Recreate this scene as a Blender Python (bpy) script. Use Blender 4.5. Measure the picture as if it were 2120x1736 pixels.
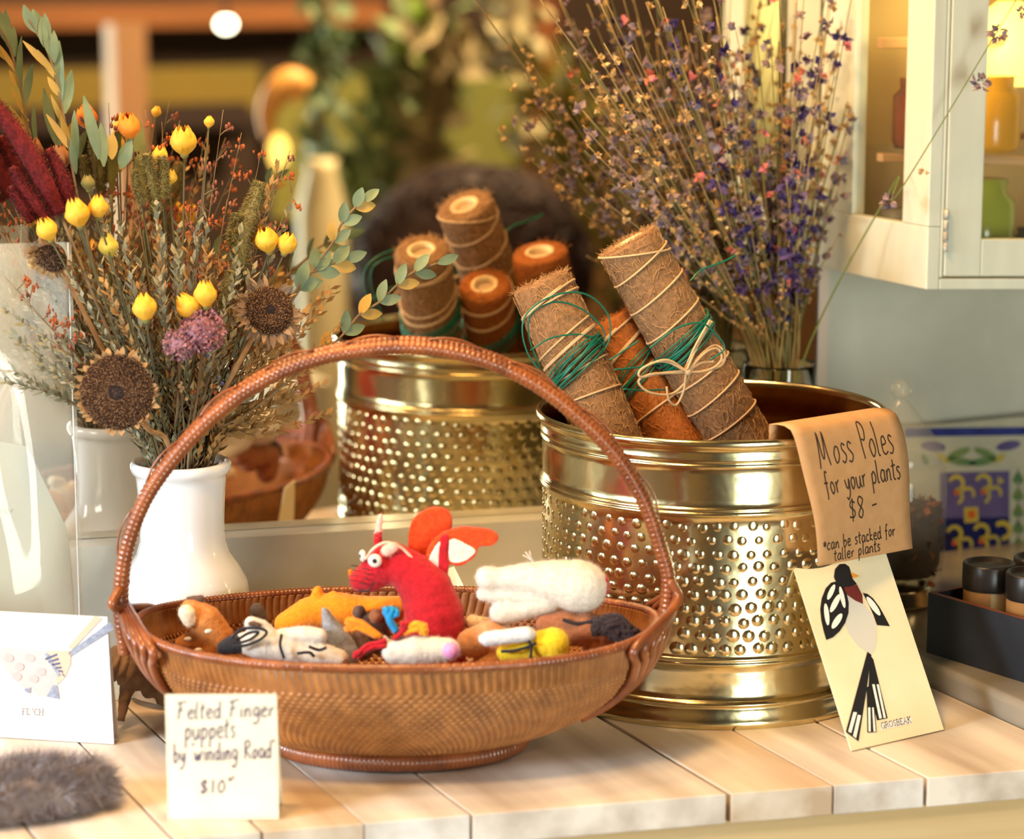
import bpy, bmesh, math, random
import numpy as np
from mathutils import Vector, Matrix, noise
random.seed(7)
for o in list(bpy.data.objects): bpy.data.objects.remove(o)
SC = bpy.context.scene; COL = SC.collection
PI = math.pi
def V(*a): return Vector(a if len(a) == 3 else a[0])

# ------------------------------------------------------------------ camera
F, CX, CY, H = 5200.0, 1060.0, 868.0, 0.62          # focal length in px of a 2120 px wide frame
PITCH = math.atan(975 / F); YAW = math.atan(2490 / math.hypot(F, 975))
FH = V(math.sin(YAW), math.cos(YAW), 0); RT = V(math.cos(YAW), -math.sin(YAW), 0)
FW = FH * math.cos(PITCH) - V(0, 0, math.sin(PITCH)); UP = RT.cross(FW); CP = V(0, 0, H)
cam = bpy.data.objects.new('camera', bpy.data.cameras.new('camera')); COL.objects.link(cam)
cam.matrix_world = Matrix(((RT.x, UP.x, -FW.x, CP.x), (RT.y, UP.y, -FW.y, CP.y), (RT.z, UP.z, -FW.z, CP.z), (0, 0, 0, 1)))
cam.data.sensor_width = 36; cam.data.lens = F / 2120 * 36; cam.data.clip_start = .05; cam.data.clip_end = 40
cam.data.dof.use_dof = True; cam.data.dof.focus_distance = 2.08
cam.data.dof.aperture_fstop = (cam.data.lens / 1000) / 0.024
SC.camera = cam
# ------------------------------------------------------------------ view, world, lights
SC.view_settings.view_transform = 'Standard'; SC.view_settings.look = 'None'
SC.view_settings.exposure = 0.0; SC.view_settings.gamma = 1.0; SC.view_settings.use_curve_mapping = False
w = bpy.data.worlds.new('world'); SC.world = w; w.use_nodes = True
w.node_tree.nodes['Background'].inputs[0].default_value = (1, .8, .6, 1); w.node_tree.nodes['Background'].inputs[1].default_value = .15
def light(name, kind, loc, energy, color, look=None, **k):
    d = bpy.data.lights.new(name, kind); d.energy = energy; d.color = color
    for a, b in k.items(): setattr(d, a, b)
    o = bpy.data.objects.new(name, d); COL.objects.link(o); o.location = loc
    if look is not None: o.rotation_euler = (V(look) - V(loc)).to_track_quat('-Z', 'Y').to_euler()
    return o
WARM = (1, .60, .24); COOL = (.86, .94, 1.0); MINT = (.92, 1.0, .93)
# daylight falling in through the two windows
light('window_daylight_front', 'AREA', (.86, -2.22, -.02), 105, MINT, (.86, 1, -.02), shape='RECTANGLE', size=.8, size_y=2.0)
light('window_daylight_left', 'AREA', (-1.24, 1.45, .62), 5.6, COOL, (.55, 1.74, .0), shape='RECTANGLE', size=.62, size_y=.62, spread=math.radians(44))
# warm bulbs of the shop ceiling, and one light added for the cabinet side
light('warm_overhead_light', 'AREA', (.62, 1.62, 1.3), 6.2, WARM, (.8, 1.75, 0), shape='DISK', size=.16)
light('ceiling_bulb_glow', 'AREA', (.1, 1.3, 1.7), 26, WARM, (.9, 1.9, .3), shape='DISK', size=.3)
light('warm_overhead_light', 'AREA', (.72, 1.90, 1.0), 4.2, (1, .62, .28), (1.3, 1.96, .45), shape='DISK', size=.1)  # added warm fill for the cabinet's left face, no lamp hangs here
light('ceiling_bulb_glow', 'AREA', (2.4, -.4, 1.82), 200, (1, .72, .42), (2.3, -1.8, 0), shape='DISK', size=.6)

# ------------------------------------------------------------------ pixel rays -> points in the place
def ray(x, y): return FW * F + RT * (x - CX) - UP * (y - CY)
def pz(x, y, z): r = ray(x, y); return CP + r * ((z - H) / r.z)
def pY(x, y, Y): r = ray(x, y); return CP + r * (Y / r.y)
def pX(x, y, X): r = ray(x, y); return CP + r * (X / r.x)
def pH(x, y, D): r = ray(x, y); return CP + r * (D / r.dot(FH))       # on the upright plane D in front of the camera
def pP(x, y, P0, n): r = ray(x, y); return CP + r * ((P0 - CP).dot(n) / r.dot(n))
YM = 2.062                                                         # the mirror's glass
def seen(x, y, Yv): p = pY(x, y, Yv); return V(p.x, 2 * YM - p.y, p.z)   # a thing of the room that the mirror shows

# ------------------------------------------------------------------ materials
def lin(c):
    if isinstance(c, str): c = [int(c[i:i + 2], 16) for i in (0, 2, 4)]
    return tuple(((v / 255) / 12.92 if v / 255 <= .04045 else ((v / 255 + .055) / 1.055) ** 2.4) for v in c) + (1,)
MATS = {}
def mat(name, c, c2=None, rough=.6, metal=0, ns=60, stretch=(1, 1, 1), bump=0, bs=None, sheen=0, coat=0, trans=0, ior=1.45, emit=0, alpha=1, spec=.5, sub=0, contrast=(.35, .65), detail=4):
    if name in MATS: return MATS[name]
    m = bpy.data.materials.new(name); m.use_nodes = True; nt = m.node_tree; N = nt.nodes; L = nt.links; b = N['Principled BSDF']
    b.inputs['Roughness'].default_value = rough; b.inputs['Metallic'].default_value = metal
    b.inputs['Sheen Weight'].default_value = sheen; b.inputs['Coat Weight'].default_value = coat
    b.inputs['Transmission Weight'].default_value = trans; b.inputs['IOR'].default_value = ior; b.inputs['Alpha'].default_value = alpha
    b.inputs['Specular IOR Level'].default_value = spec
    if sub: b.inputs['Subsurface Weight'].default_value = sub; b.inputs['Subsurface Scale'].default_value = .01
    b.inputs['Base Color'].default_value = lin(c)
    if emit: b.inputs['Emission Color'].default_value = lin(c); b.inputs['Emission Strength'].default_value = emit
    if c2 is not None or bump:
        tc = N.new('ShaderNodeTexCoord'); mp = N.new('ShaderNodeMapping'); mp.inputs['Scale'].default_value = stretch
        L.new(tc.outputs['Object'], mp.inputs[0])
    if c2 is not None:
        nz = N.new('ShaderNodeTexNoise'); nz.inputs['Scale'].default_value = ns; nz.inputs['Detail'].default_value = detail; L.new(mp.outputs[0], nz.inputs[0])
        r = N.new('ShaderNodeValToRGB'); r.color_ramp.elements[0].position = contrast[0]; r.color_ramp.elements[1].position = contrast[1]
        r.color_ramp.elements[0].color = lin(c); r.color_ramp.elements[1].color = lin(c2)
        L.new(nz.outputs['Fac'], r.inputs[0]); L.new(r.outputs[0], b.inputs['Base Color'])
    if bump:
        n2 = N.new('ShaderNodeTexNoise'); n2.inputs['Scale'].default_value = bs or ns; n2.inputs['Detail'].default_value = 3; L.new(mp.outputs[0], n2.inputs[0])
        bp = N.new('ShaderNodeBump'); bp.inputs['Strength'].default_value = 1; bp.inputs['Distance'].default_value = bump
        L.new(n2.outputs['Fac'], bp.inputs['Height']); L.new(bp.outputs[0], b.inputs['Normal'])
    MATS[name] = m; return m

# ------------------------------------------------------------------ mesh builder
class MB:
    def __init__(s): s.v = []; s.f = []; s.m = []; s.sm = []
    def face(s, idx, m=0, sm=True): s.f.append(tuple(idx)); s.m.append(m); s.sm.append(sm)
    def box(s, lo, hi, m=0, fn=None):
        n = len(s.v)
        for z in (lo[2], hi[2]):
            for y in (lo[1], hi[1]):
                for x in (lo[0], hi[0]):
                    p = V(x, y, z); s.v.append(tuple(fn(p) if fn else p))
        for q in ((0, 2, 3, 1), (4, 5, 7, 6), (0, 1, 5, 4), (2, 6, 7, 3), (0, 4, 6, 2), (1, 3, 7, 5)): s.face([n + i for i in q], m, False)
    def prism(s, bottom, off, m=0, sm=False):
        n = len(s.v); k = len(bottom); off = V(off)
        for p in bottom: s.v.append(tuple(p))
        for p in bottom: s.v.append(tuple(V(p) + off))
        s.face(list(range(n, n + k))[::-1], m, sm); s.face(range(n + k, n + 2 * k), m, sm)
        for i in range(k): s.face((n + i, n + (i + 1) % k, n + k + (i + 1) % k, n + k + i), m, sm)
    def poly(s, pts, m=0):
        n = len(s.v); s.v += [tuple(p) for p in pts]; s.face(range(n, n + len(pts)), m, False)
    def tube(s, path, r, seg=8, m=0, closed=False, caps=True, flat=None):
        path = [V(p) for p in path]; n0 = len(s.v); K = len(path)
        if not isinstance(r, (list, tuple)): r = [r] * K
        nrm = None
        for i, p in enumerate(path):
            if closed: t = path[(i + 1) % K] - path[i - 1]
            else: t = path[min(i + 1, K - 1)] - path[max(i - 1, 0)]
            if t.length < 1e-9: t = V(0, 0, 1)
            t.normalize()
            if nrm is None:
                a = V(0, 0, 1) if abs(t.z) < .9 else V(1, 0, 0); nrm = (a - t * a.dot(t)).normalized()
            else:
                nn = nrm - t * nrm.dot(t); nrm = nn.normalized() if nn.length > 1e-6 else t.orthogonal().normalized()
            bn = t.cross(nrm)
            for j in range(seg):
                a = 2 * PI * j / seg; s.v.append(tuple(p + (nrm * math.cos(a) + bn * math.sin(a)) * r[i]))
        for i in range(K if closed else K - 1):
            a, b = n0 + i * seg, n0 + ((i + 1) % K) * seg
            for j in range(seg): s.face((a + j, a + (j + 1) % seg, b + (j + 1) % seg, b + j), m)
        if caps and not closed: s.face([n0 + j for j in range(seg)][::-1], m); s.face([n0 + (K - 1) * seg + j for j in range(seg)], m)
    def lathe(s, prof, c=(0, 0, 0), seg=48, m=0, sx=1, sy=1, ax=None, fn=None):
        n0 = len(s.v); c = V(c); K = len(prof)
        for (r, z) in prof:
            for j in range(seg):
                a = 2 * PI * j / seg; x, y = r * math.cos(a) * sx, r * math.sin(a) * sy
                p = (c + V(x, y, z)) if ax is None else (c + ax[0] * x + ax[1] * y + ax[2] * z)
                s.v.append(tuple(p))
        for i in range(K - 1):
            a, b = n0 + i * seg, n0 + (i + 1) * seg
            for j in range(seg): s.face((a + j, a + (j + 1) % seg, b + (j + 1) % seg, b + j), m)
        if prof[0][0] > 1e-6 and False: pass
    def ball(s, c, r, m=0, seg=10, rings=6, sc=(1, 1, 1), rot=None):
        c = V(c); n0 = len(s.v)
        for i in range(rings + 1):
            th = PI * i / rings
            for j in range(seg):
                a = 2 * PI * j / seg; p = V(math.sin(th) * math.cos(a) * sc[0], math.sin(th) * math.sin(a) * sc[1], math.cos(th) * sc[2]) * r
                if rot is not None: p = rot @ p
                s.v.append(tuple(c + p))
        for i in range(rings):
            a, b = n0 + i * seg, n0 + (i + 1) * seg
            for j in range(seg): s.face((a + j, b + j, b + (j + 1) % seg, a + (j + 1) % seg), m)
    def leaf(s, p, d, w, L, up=None, m=0, cup=.15, bend=.1, k=4):
        """a leaf blade: p base, d direction, w half width, L length"""
        d = V(d).normalized(); up = V(up) if up is not None else V(0, 0, 1)
        side = d.cross(up)
        if side.length < 1e-4: side = d.orthogonal()
        side.normalize(); nr = side.cross(d).normalized(); n0 = len(s.v)
        for i in range(k + 1):
            t = i / k; ww = w * math.sin(PI * min(1, t * .95 + .03)) ** .8
            c = V(p) + d * (L * t) + nr * (-bend * L * t * t)
            s.v += [tuple(c + side * ww + nr * cup * ww), tuple(c), tuple(c - side * ww + nr * cup * ww)]
        for i in range(k):
            a = n0 + 3 * i; s.face((a, a + 1, a + 4, a + 3), m); s.face((a + 1, a + 2, a + 5, a + 4), m)
    def blade(s, p, d, w, L, m=0, side=None):
        d = V(d).normalized(); side = V(side) if side is not None else d.orthogonal(); side = side.normalized() * w; n = len(s.v); p = V(p)
        s.v += [tuple(p - side), tuple(p + side), tuple(p + d * L)]; s.face((n, n + 1, n + 2), m)
    def merge(s, me, m=0, mw=None):
        n = len(s.v); s.v += [tuple(v.co) for v in me.vertices]
        for p in me.polygons: s.face([n + i for i in p.vertices], m)
    def mesh(s, name, mats):
        me = bpy.data.meshes.new(name); me.from_pydata(s.v, [], s.f)
        for mm in (mats if isinstance(mats, (list, tuple)) else [mats]): me.materials.append(mm)
        me.polygons.foreach_set('material_index', s.m); me.polygons.foreach_set('use_smooth', s.sm); me.update(); return me
    def build(s, name, mats, parent=None, **k):
        o = bpy.data.objects.new(name, s.mesh(name, mats)); COL.objects.link(o)
        if parent is not None: o.parent = parent; o.matrix_parent_inverse = parent.matrix_basis.inverted()
        if k: tag(o, **k)
        return o
def tag(o, label=None, cat=None, group=None, kind=None):
    if label: o['label'] = label
    if cat: o['category'] = cat
    if group: o['group'] = group
    if kind: o['kind'] = kind
    return o
def thing(name, loc, label, cat, group=None):
    o = bpy.data.objects.new(name, None); COL.objects.link(o); o.location = loc; o.empty_display_size = .02
    return tag(o, label, cat, group)
def catmull(P, n=6):
    P = [V(p) for p in P]; Q = [P[0] * 2 - P[1]] + P + [P[-1] * 2 - P[-2]]; out = []
    for i in range(1, len(Q) - 2):
        for k in range(n):
            t = k / n; a, b, c, d = Q[i - 1], Q[i], Q[i + 1], Q[i + 2]
            out.append(.5 * ((2 * b) + (c - a) * t + (2 * a - 5 * b + 4 * c - d) * t * t + (3 * b - a - 3 * c + d) * t ** 3))
    out.append(P[-1]); return out
def rnd(a, b): return random.uniform(a, b)
def rv(s=1): return V(random.gauss(0, 1), random.gauss(0, 1), random.gauss(0, 1)) * s
DG = None
def blob(caps, voxel=.0013, smooth=8, extra=None, nz=.0003, nf=260):
    """one continuous felt body: overlapping capsules (p, r, q, r2) melted into one surface"""
    mb = MB()
    for c in caps:
        if len(c) == 2: c = (c[0], c[1], c[0], c[1])
        p, r, q, r2 = c; p = V(p); q = V(q); n = max(1, int((p - q).length / (min(r, r2) * .35)))
        for i in range(n + 1): t = i / n; mb.ball(p.lerp(q, t), r + (r2 - r) * t, seg=14, rings=9)
    if extra: extra(mb)
    me = mb.mesh('tmp', []); bmm = bmesh.new(); bmm.from_mesh(me); bmesh.ops.remove_doubles(bmm, verts=bmm.verts, dist=1e-6)
    bmesh.ops.recalc_face_normals(bmm, faces=bmm.faces); bmm.to_mesh(me); bmm.free()
    o = bpy.data.objects.new('tmp', me); COL.objects.link(o)
    r = o.modifiers.new('r', 'REMESH'); r.mode = 'VOXEL'; r.voxel_size = voxel; r.use_smooth_shade = True
    s = o.modifiers.new('s', 'SMOOTH'); s.factor = .5; s.iterations = smooth
    dg = bpy.context.evaluated_depsgraph_get(); out = bpy.data.meshes.new_from_object(o.evaluated_get(dg))
    bpy.data.objects.remove(o)
    if nz:
        for v in out.vertices:
            v.co += v.normal * (noise.noise(v.co * nf) * nz + noise.noise(v.co * nf * .3) * nz * 1.2)
    return out
def fuzz(mb, me, n, L, w, m=0, lay=.6, Lr=.5):
    ps = me.polygons; k = len(ps)
    for _ in range(n):
        p = ps[random.randrange(k)]; c = p.center; d = p.normal + rv(lay)
        mb.blade(c, d, w, L * rnd(1 - Lr, 1 + Lr), m, rv())
def felt(name, me, mtl, parent, hairs=1500, L=.0028, **k):
    mb = MB(); mb.merge(me); fuzz(mb, me, int(hairs * 1.8), L, .00009, lay=.9); return mb.build(name, mtl, parent, **k)

# ================================================================== THE ROOM
wallm = mat('grey_green_plaster', (172, 170, 154), (188, 186, 170), rough=.8, ns=9, bump=.001, bs=40)
def plainbox(name, lo, hi, m, kind='structure', parent=None, **k):
    b = MB(); b.box(lo, hi); o = b.build(name, m, parent)
    if parent is None and kind: o['kind'] = kind
    return o
plainbox('wall_back', (-1.35, 2.072, -1.05), (4.6, 2.13, 1.9), wallm)
dark = mat('dark_brown_boards', (44, 33, 25), (62, 44, 32), rough=.7, ns=3, stretch=(1, 1, 8))
plainbox('wall_front', (1.35, -2.36, -1.05), (4.6, -2.3, 1.9), dark)
b = MB(); b.box((-1.35, -2.36, -1.05), (.44, -2.3, 1.9)); b.box((.44, -2.36, 1.02), (1.35, -2.3, 1.9)); b.box((1.29, -2.36, -1.05), (1.35, -2.3, 1.9)); o = b.build('wall_front', dark); o['kind'] = 'structure'
plainbox('wall_right', (4.55, -2.3, -1.05), (4.6, 2.1, 1.9), mat('umber_wall', (86, 62, 36), (98, 72, 42), rough=.8, ns=4))
b = MB(); b.box((-1.35, -2.3, -1.05), (-1.3, .95, 1.9)); b.box((-1.35, 1.95, -1.05), (-1.3, 2.1, 1.9)); b.box((-1.35, .95, 1.12), (-1.3, 1.95, 1.9)); b.box((-1.35, .95, -1.05), (-1.3, 1.95, .12))
o = b.build('wall_left', mat('ochre_wall', (120, 92, 58), (132, 100, 62), rough=.8, ns=4)); o['kind'] = 'structure'
plainbox('floor', (-1.35, -2.36, -1.1), (4.6, 2.13, -1.05), mat('brown_floor', (78, 56, 38), (96, 70, 46), rough=.5, ns=3, stretch=(6, 1, 1)))
plainbox('ceiling', (-1.35, -2.36, 1.9), (4.6, 2.13, 1.95), mat('dark_ceiling', (60, 42, 28), (72, 50, 32), rough=.8, ns=3))
skym = mat('daylight_pane', (222, 255, 232), emit=1.0, rough=.3); skyl = mat('cool_daylight_pane', (222, 236, 255), emit=1.0, rough=.3)
wfr = mat('window_frame_paint', (210, 208, 196), rough=.5)
def window(name, lo, hi, axis, pane):
    o = thing(name, ((lo[0] + hi[0]) / 2, (lo[1] + hi[1]) / 2, lo[2]), None, None); o['kind'] = 'structure'
    b = MB(); b.box(lo, hi); b.build('window_pane', pane, o)
    f = MB(); t = .035; z0, z1 = lo[2], hi[2]
    def bar(u0, u1, za, zb):
        if axis == 'x': f.box((u0, lo[1] - .02, za), (u1, hi[1] + .03, zb))
        else: f.box((lo[0] - .01, u0, za), (hi[0] + .03, u1, zb))
    u0, u1 = (lo[0], hi[0]) if axis == 'x' else (lo[1], hi[1])
    bar(u0 - .01, u0 + t, z0, z1); bar(u1 - t, u1 + .01, z0, z1); bar(u0 + t, u1 - t, z1 - t, z1); bar(u0 + t, u1 - t, z0, z0 + t); bar((u0 + u1) / 2 - .02, (u0 + u1) / 2 + .02, z0 + t, z1 - t)
    for q in (.33, .66): bar(u0 + t, (u0 + u1) / 2 - .02, z0 + (z1 - z0) * q - .012, z0 + (z1 - z0) * q + .012); bar((u0 + u1) / 2 + .02, u1 - t, z0 + (z1 - z0) * q - .012, z0 + (z1 - z0) * q + .012)
    f.build('window_frame', wfr, o)
window('window_1', (.44, -2.30, -1.04), (1.29, -2.28, 1.02), 'x', skym)
window('window_2', (-1.32, .95, .12), (-1.30, 1.95, 1.12), 'y', skyl)

# ------------------------------------------------------------------ mirror, marble
marble = mat('grey_marble', (182, 182, 172), (206, 205, 194), rough=.25, ns=11, stretch=(1, 1, 1.6), contrast=(.3, .7), detail=8)
def mz(x): return .1205 - .043 * (x - .5706)
b = MB(); b.prism([V(-.3, YM + .0005, mz(-.3)), V(1.2973, YM + .0005, mz(1.2973)), V(1.2973, YM + .0005, 1.25), V(-.3, YM + .0005, 1.25)], (0, .006, 0))
mir = mat('silvered_glass', (235, 230, 218), rough=.0, metal=1); edge = mat('green_glass_edge', (26, 50, 36), rough=.2)
mo = b.build('mirror', [mir, edge], label='large frameless wall mirror standing on the marble backsplash, reflecting the shop', cat='mirror')
for p in mo.data.polygons:
    if abs(p.normal.y) < .5: p.material_index = 1
b = MB(); b.prism([V(-.3, 2.034, 0), V(1.30, 2.034, 0), V(1.30, 2.034, mz(1.3) - .0005), V(-.3, 2.034, mz(-.3) - .0005)], (0, .0375, 0)); o = b.build('trim_1', marble); o['kind'] = 'structure'
plainbox('trim_2', (1.3005, 2.0635, 0.021), (1.312, 2.0715, .316), mat('pinkish_caulk', (196, 176, 158), rough=.6))

# ------------------------------------------------------------------ counters
woods = [mat('pale_maple_%d' % i, a, c, rough=.5, ns=22, stretch=(1, .09, 1), contrast=(.34, .62), bump=.00012, bs=160, detail=6) for i, (a, c) in enumerate([((178, 164, 150), (222, 216, 210)), ((178, 152, 124), (216, 202, 184)), ((172, 156, 140), (220, 210, 198))])]
cnt = thing('wooden_counter', (.86, 1.7, -.0235), 'pale maple plank counter top that carries the basket, the cards and the brass pot', 'counter')
def fy(x): return 1.6348 - .2072 * (x - .5082)
seams = [.33, .4165, .5043, .5666, .6391, .7165, .9094, .9905, 1.0635, 1.2035]
gaps = [.002, .002, .002, .002, .0006, .002, .004, .0012, .003]
for i in range(len(seams) - 1):
    x0 = seams[i] + gaps[i] / 2; x1 = seams[i + 1] - (gaps[i + 1] / 2 if i + 1 < len(gaps) else 0)
    b = MB(); d = .0025
    bt = [V(x0, fy(x0), -.0235), V(x1, fy(x1), -.0235), V(x1, 1.976, -.0235), V(x0, 1.976, -.0235)]
    b.prism(bt, (0, 0, .0235)); o = b.build('board', woods[(i * 2 + 1) % 3], cnt)
    bv = o.modifiers.new('b', 'BEVEL'); bv.width = .0009; bv.segments = 2
b = MB(); b.prism([V(.3, fy(.3) + .012, -.3), V(1.32, fy(1.32) + .012, -.3), V(1.32, 1.976, -.3), V(.3, 1.976, -.3)], (0, 0, .276)); b.build('apron', mat('plywood_apron', (196, 164, 112), (210, 180, 130), rough=.55, ns=10, stretch=(.3, .3, 6)), cnt)
b = MB(); b.box((-.3, 1.9775, -.3), (1.205, 2.0335, 0)); b.build('marble_ledge', marble, label='strip of grey marble behind the wooden boards under the backsplash', cat='ledge')
b = MB(); b.prism([V(1.2065, fy(1.2065) - .05, -.022), V(2.1, fy(1.2065) - .05, -.022), V(2.1, 2.0715, -.022), V(1.3005, 2.0715, -.022), V(1.3005, 2.0335, -.022), V(1.2065, 2.0335, -.022)], (0, 0, .042))
o = b.build('marble_counter', mat('counter_marble', (128, 122, 110), (150, 144, 132), rough=.2, ns=9, detail=8), label='raised grey marble counter right of the wooden boards, carrying the black tray', cat='counter')
bv = o.modifiers.new('b', 'BEVEL'); bv.width = .006; bv.segments = 4

# ================================================================== WRITING
G = {
 'M': (1.0, [[(0, -.05), (.1, .05), (.22, 1), (.3, .35), (.45, .25), (.62, 1), (.66, .4), (.78, 0)]]), 'P': (.6, [[(.25, 0), (.2, .5), (.28, 1), (.5, 1.02), (.58, .8), (.45, .55), (.25, .55)]]),
 'F': (.7, [[(.15, 0), (.22, .5), (.28, .95)], [(.0, .88), (.3, .98), (.72, 1.02)], [(.12, .5), (.5, .56)]]), 'W': (.7, [[(0, .5), (.1, 0), (.3, .4), (.38, 0), (.62, .55)]]), 'R': (.65, [[(.12, 0), (.15, .9)], [(.05, .85), (.4, 1.02), (.5, .75), (.15, .5), (.35, .3), (.62, 0)]]),
 'a': (.5, [[(.42, .5), (.2, .55), (.05, .25), (.18, 0), (.38, .2), (.42, .5), (.42, .1), (.52, 0)]]), 'b': (.5, [[(.1, 1), (.1, .05), (.3, 0), (.42, .25), (.3, .5), (.12, .38)]]), 'c': (.42, [[(.38, .45), (.2, .55), (.05, .25), (.2, 0), (.4, .1)]]),
 'd': (.52, [[(.4, .45), (.2, .52), (.05, .22), (.2, 0), (.38, .2), (.42, 1)], [(.41, .5), (.42, .1), (.52, 0)]]), 'e': (.45, [[(.05, .28), (.36, .34), (.3, .55), (.1, .45), (.06, .15), (.22, 0), (.44, .1)]]),
 'f': (.4, [[(.42, .95), (.28, 1), (.2, .7), (.16, -.1), (.1, -.2)], [(.02, .5), (.38, .52)]]), 'g': (.5, [[(.42, .5), (.2, .55), (.06, .28), (.2, .05), (.4, .25), (.42, .5), (.4, -.2), (.2, -.42), (.05, -.25)]]),
 'i': (.22, [[(.1, .5), (.1, .05), (.2, 0)], [(.12, .72), (.13, .76)]]), 'k': (.45, [[(.08, 1), (.08, 0)], [(.38, .5), (.1, .25), (.42, 0)]]), 'l': (.25, [[(.1, 1), (.08, .1), (.2, 0)]]),
 'n': (.52, [[(.08, .5), (.08, 0), (.12, .35), (.3, .52), (.4, .35), (.4, .05), (.5, 0)]]), 'o': (.46, [[(.22, .52), (.06, .3), (.18, 0), (.38, .18), (.36, .45), (.22, .52)]]), 'p': (.5, [[(.1, .5), (.06, -.42)], [(.08, .35), (.28, .54), (.42, .3), (.28, .02), (.1, .1)]]),
 'r': (.4, [[(.08, .5), (.08, 0), (.12, .35), (.36, .52)]]), 's': (.4, [[(.36, .48), (.18, .55), (.1, .4), (.32, .18), (.2, 0), (.02, .04)]]), 't': (.36, [[(.18, .9), (.14, .1), (.3, 0)], [(0, .58), (.36, .62)]]),
 'u': (.52, [[(.06, .5), (.08, .08), (.25, 0), (.4, .3), (.42, .5), (.42, .08), (.52, 0)]]), 'y': (.48, [[(.06, .5), (.12, .15), (.28, .1), (.4, .5), (.36, -.1), (.15, -.42), (.02, -.3)]]),
 '$': (.5, [[(.42, .75), (.2, .85), (.08, .62), (.4, .35), (.3, .08), (.02, .15)], [(.28, 1), (.2, -.08)]]), '8': (.5, [[(.4, .85), (.2, 1), (.08, .75), (.38, .35), (.25, 0), (.06, .2), (.3, .6), (.42, .85)]]),
 '-': (.4, [[(.05, .45), (.38, .5)]]), "'": (.2, [[(.12, 1.05), (.08, .8)]]), '1': (.3, [[(.15, .95), (.13, 0)]]), '0': (.5, [[(.25, .9), (.06, .5), (.22, 0), (.42, .4), (.25, .9)]]), 'v': (.35, [[(.02, 1.1), (.12, .8), (.3, 1.15)]]),
 '*': (.4, [[(.2, .75), (.2, .25)], [(.03, .62), (.37, .38)], [(.03, .38), (.37, .62)]]), ' ': (.35, []),
}
SG = {'G': (.75, [[(.68, .8), (.5, 1), (.25, .95), (.05, .5), (.2, .05), (.5, 0), (.66, .15)], [(.66, .42), (.66, .02)], [(.5, .42), (.75, .42)]]), 'R': (.72, [[(.12, 0), (.12, 1)], [(0, 1), (.4, 1), (.56, .85), (.52, .58), (.12, .5)], [(.35, .5), (.65, 0), (.72, 0)], [(0, 0), (.25, 0)]]),
 'O': (.78, [[(.38, 1), (.1, .8), (.05, .4), (.25, .02), (.55, .05), (.72, .45), (.62, .88), (.38, 1)]]), 'S': (.55, [[(.45, .82), (.25, 1), (.06, .78), (.2, .55), (.45, .35), (.42, .08), (.2, 0), (.03, .2)]]), 'B': (.65, [[(.12, 0), (.12, 1)], [(0, 1), (.35, 1), (.5, .8), (.4, .55), (.12, .52)], [(.3, .53), (.55, .42), (.56, .12), (.35, 0), (0, 0)]]),
 'E': (.62, [[(.12, 0), (.12, 1)], [(0, 1), (.52, 1), (.52, .85)], [(.12, .52), (.4, .52)], [(0, 0), (.55, 0), (.58, .18)]]), 'A': (.72, [[(.08, 0), (.36, 1), (.64, 0)], [(.18, .36), (.54, .36)], [(0, 0), (.18, 0)], [(.54, 0), (.72, 0)]]), 'K': (.75, [[(.12, 0), (.12, 1)], [(.6, 1), (.14, .45)], [(.28, .58), (.66, 0)], [(0, 0), (.25, 0)], [(0, 1), (.25, 1)], [(.48, 1), (.7, 1)], [(.55, 0), (.75, 0)]]),
 'F': (.6, [[(.12, 0), (.12, 1)], [(0, 1), (.52, 1), (.52, .85)], [(.12, .52), (.4, .52)], [(0, 0), (.25, 0)]]), 'I': (.3, [[(.15, 0), (.15, 1)], [(0, 0), (.3, 0)], [(0, 1), (.3, 1)]]), 'N': (.75, [[(.12, 0), (.12, 1), (.62, 0), (.62, 1)], [(0, 0), (.24, 0)], [(0, 1), (.12, 1)], [(.5, 1), (.74, 1)]]),
 'C': (.68, [[(.62, .8), (.45, 1), (.2, .93), (.05, .5), (.2, .06), (.45, 0), (.64, .2)]]), 'H': (.78, [[(.12, 0), (.12, 1)], [(.64, 0), (.64, 1)], [(.12, .5), (.64, .5)], [(0, 0), (.24, 0)], [(0, 1), (.24, 1)], [(.52, 0), (.76, 0)], [(.52, 1), (.76, 1)]])}
def ribbon(mb, P, w, nrm, m=0):
    n0 = len(mb.v); K = len(P)
    for i in range(K):
        t = (P[min(i + 1, K - 1)] - P[max(i - 1, 0)]); t = t.normalized() if t.length > 1e-9 else V(1, 0, 0)
        n = nrm(P[i]) if callable(nrm) else nrm
        s = t.cross(n).normalized() * w; mb.v += [tuple(P[i] + s), tuple(P[i] - s)]
    for i in range(K - 1): a = n0 + 2 * i; mb.face((a, a + 1, a + 3, a + 2), m)
def write(mb, s, a, b, cap, surf, nrm, w=.0009, font=G, slant=.08, rough_=.02):
    """lettering from pixel a to pixel b (baseline), laid onto a surface"""
    tw = sum(font[c][0] for c in s) + .06 * len(s); ax, ay = a; dx, dy = b[0] - ax, b[1] - ay; L = math.hypot(dx, dy); ux, uy = dx / L, dy / L; sx = L / tw; x = 0
    for ch in s:
        gw, st = font[ch]
        for pl in st:
            pts = []
            for (gx, gy) in pl:
                X = (x + gx + gy * slant + (rnd(-1, 1) * rough_)) * sx; Yy = (gy + rnd(-1, 1) * rough_) * cap
                pts.append(V(ax + ux * X + uy * Yy * .9, ay + uy * X - Yy, 0))
            pts = catmull(pts, 4) if (len(pts) > 2 and font is G) else pts
            P = [surf(p.x, p.y) for p in pts]; ribbon(mb, P, w, nrm)
        x += gw + .06
def fill(mb, px, surf, m=0): mb.poly([surf(*p) for p in px], m)

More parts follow.
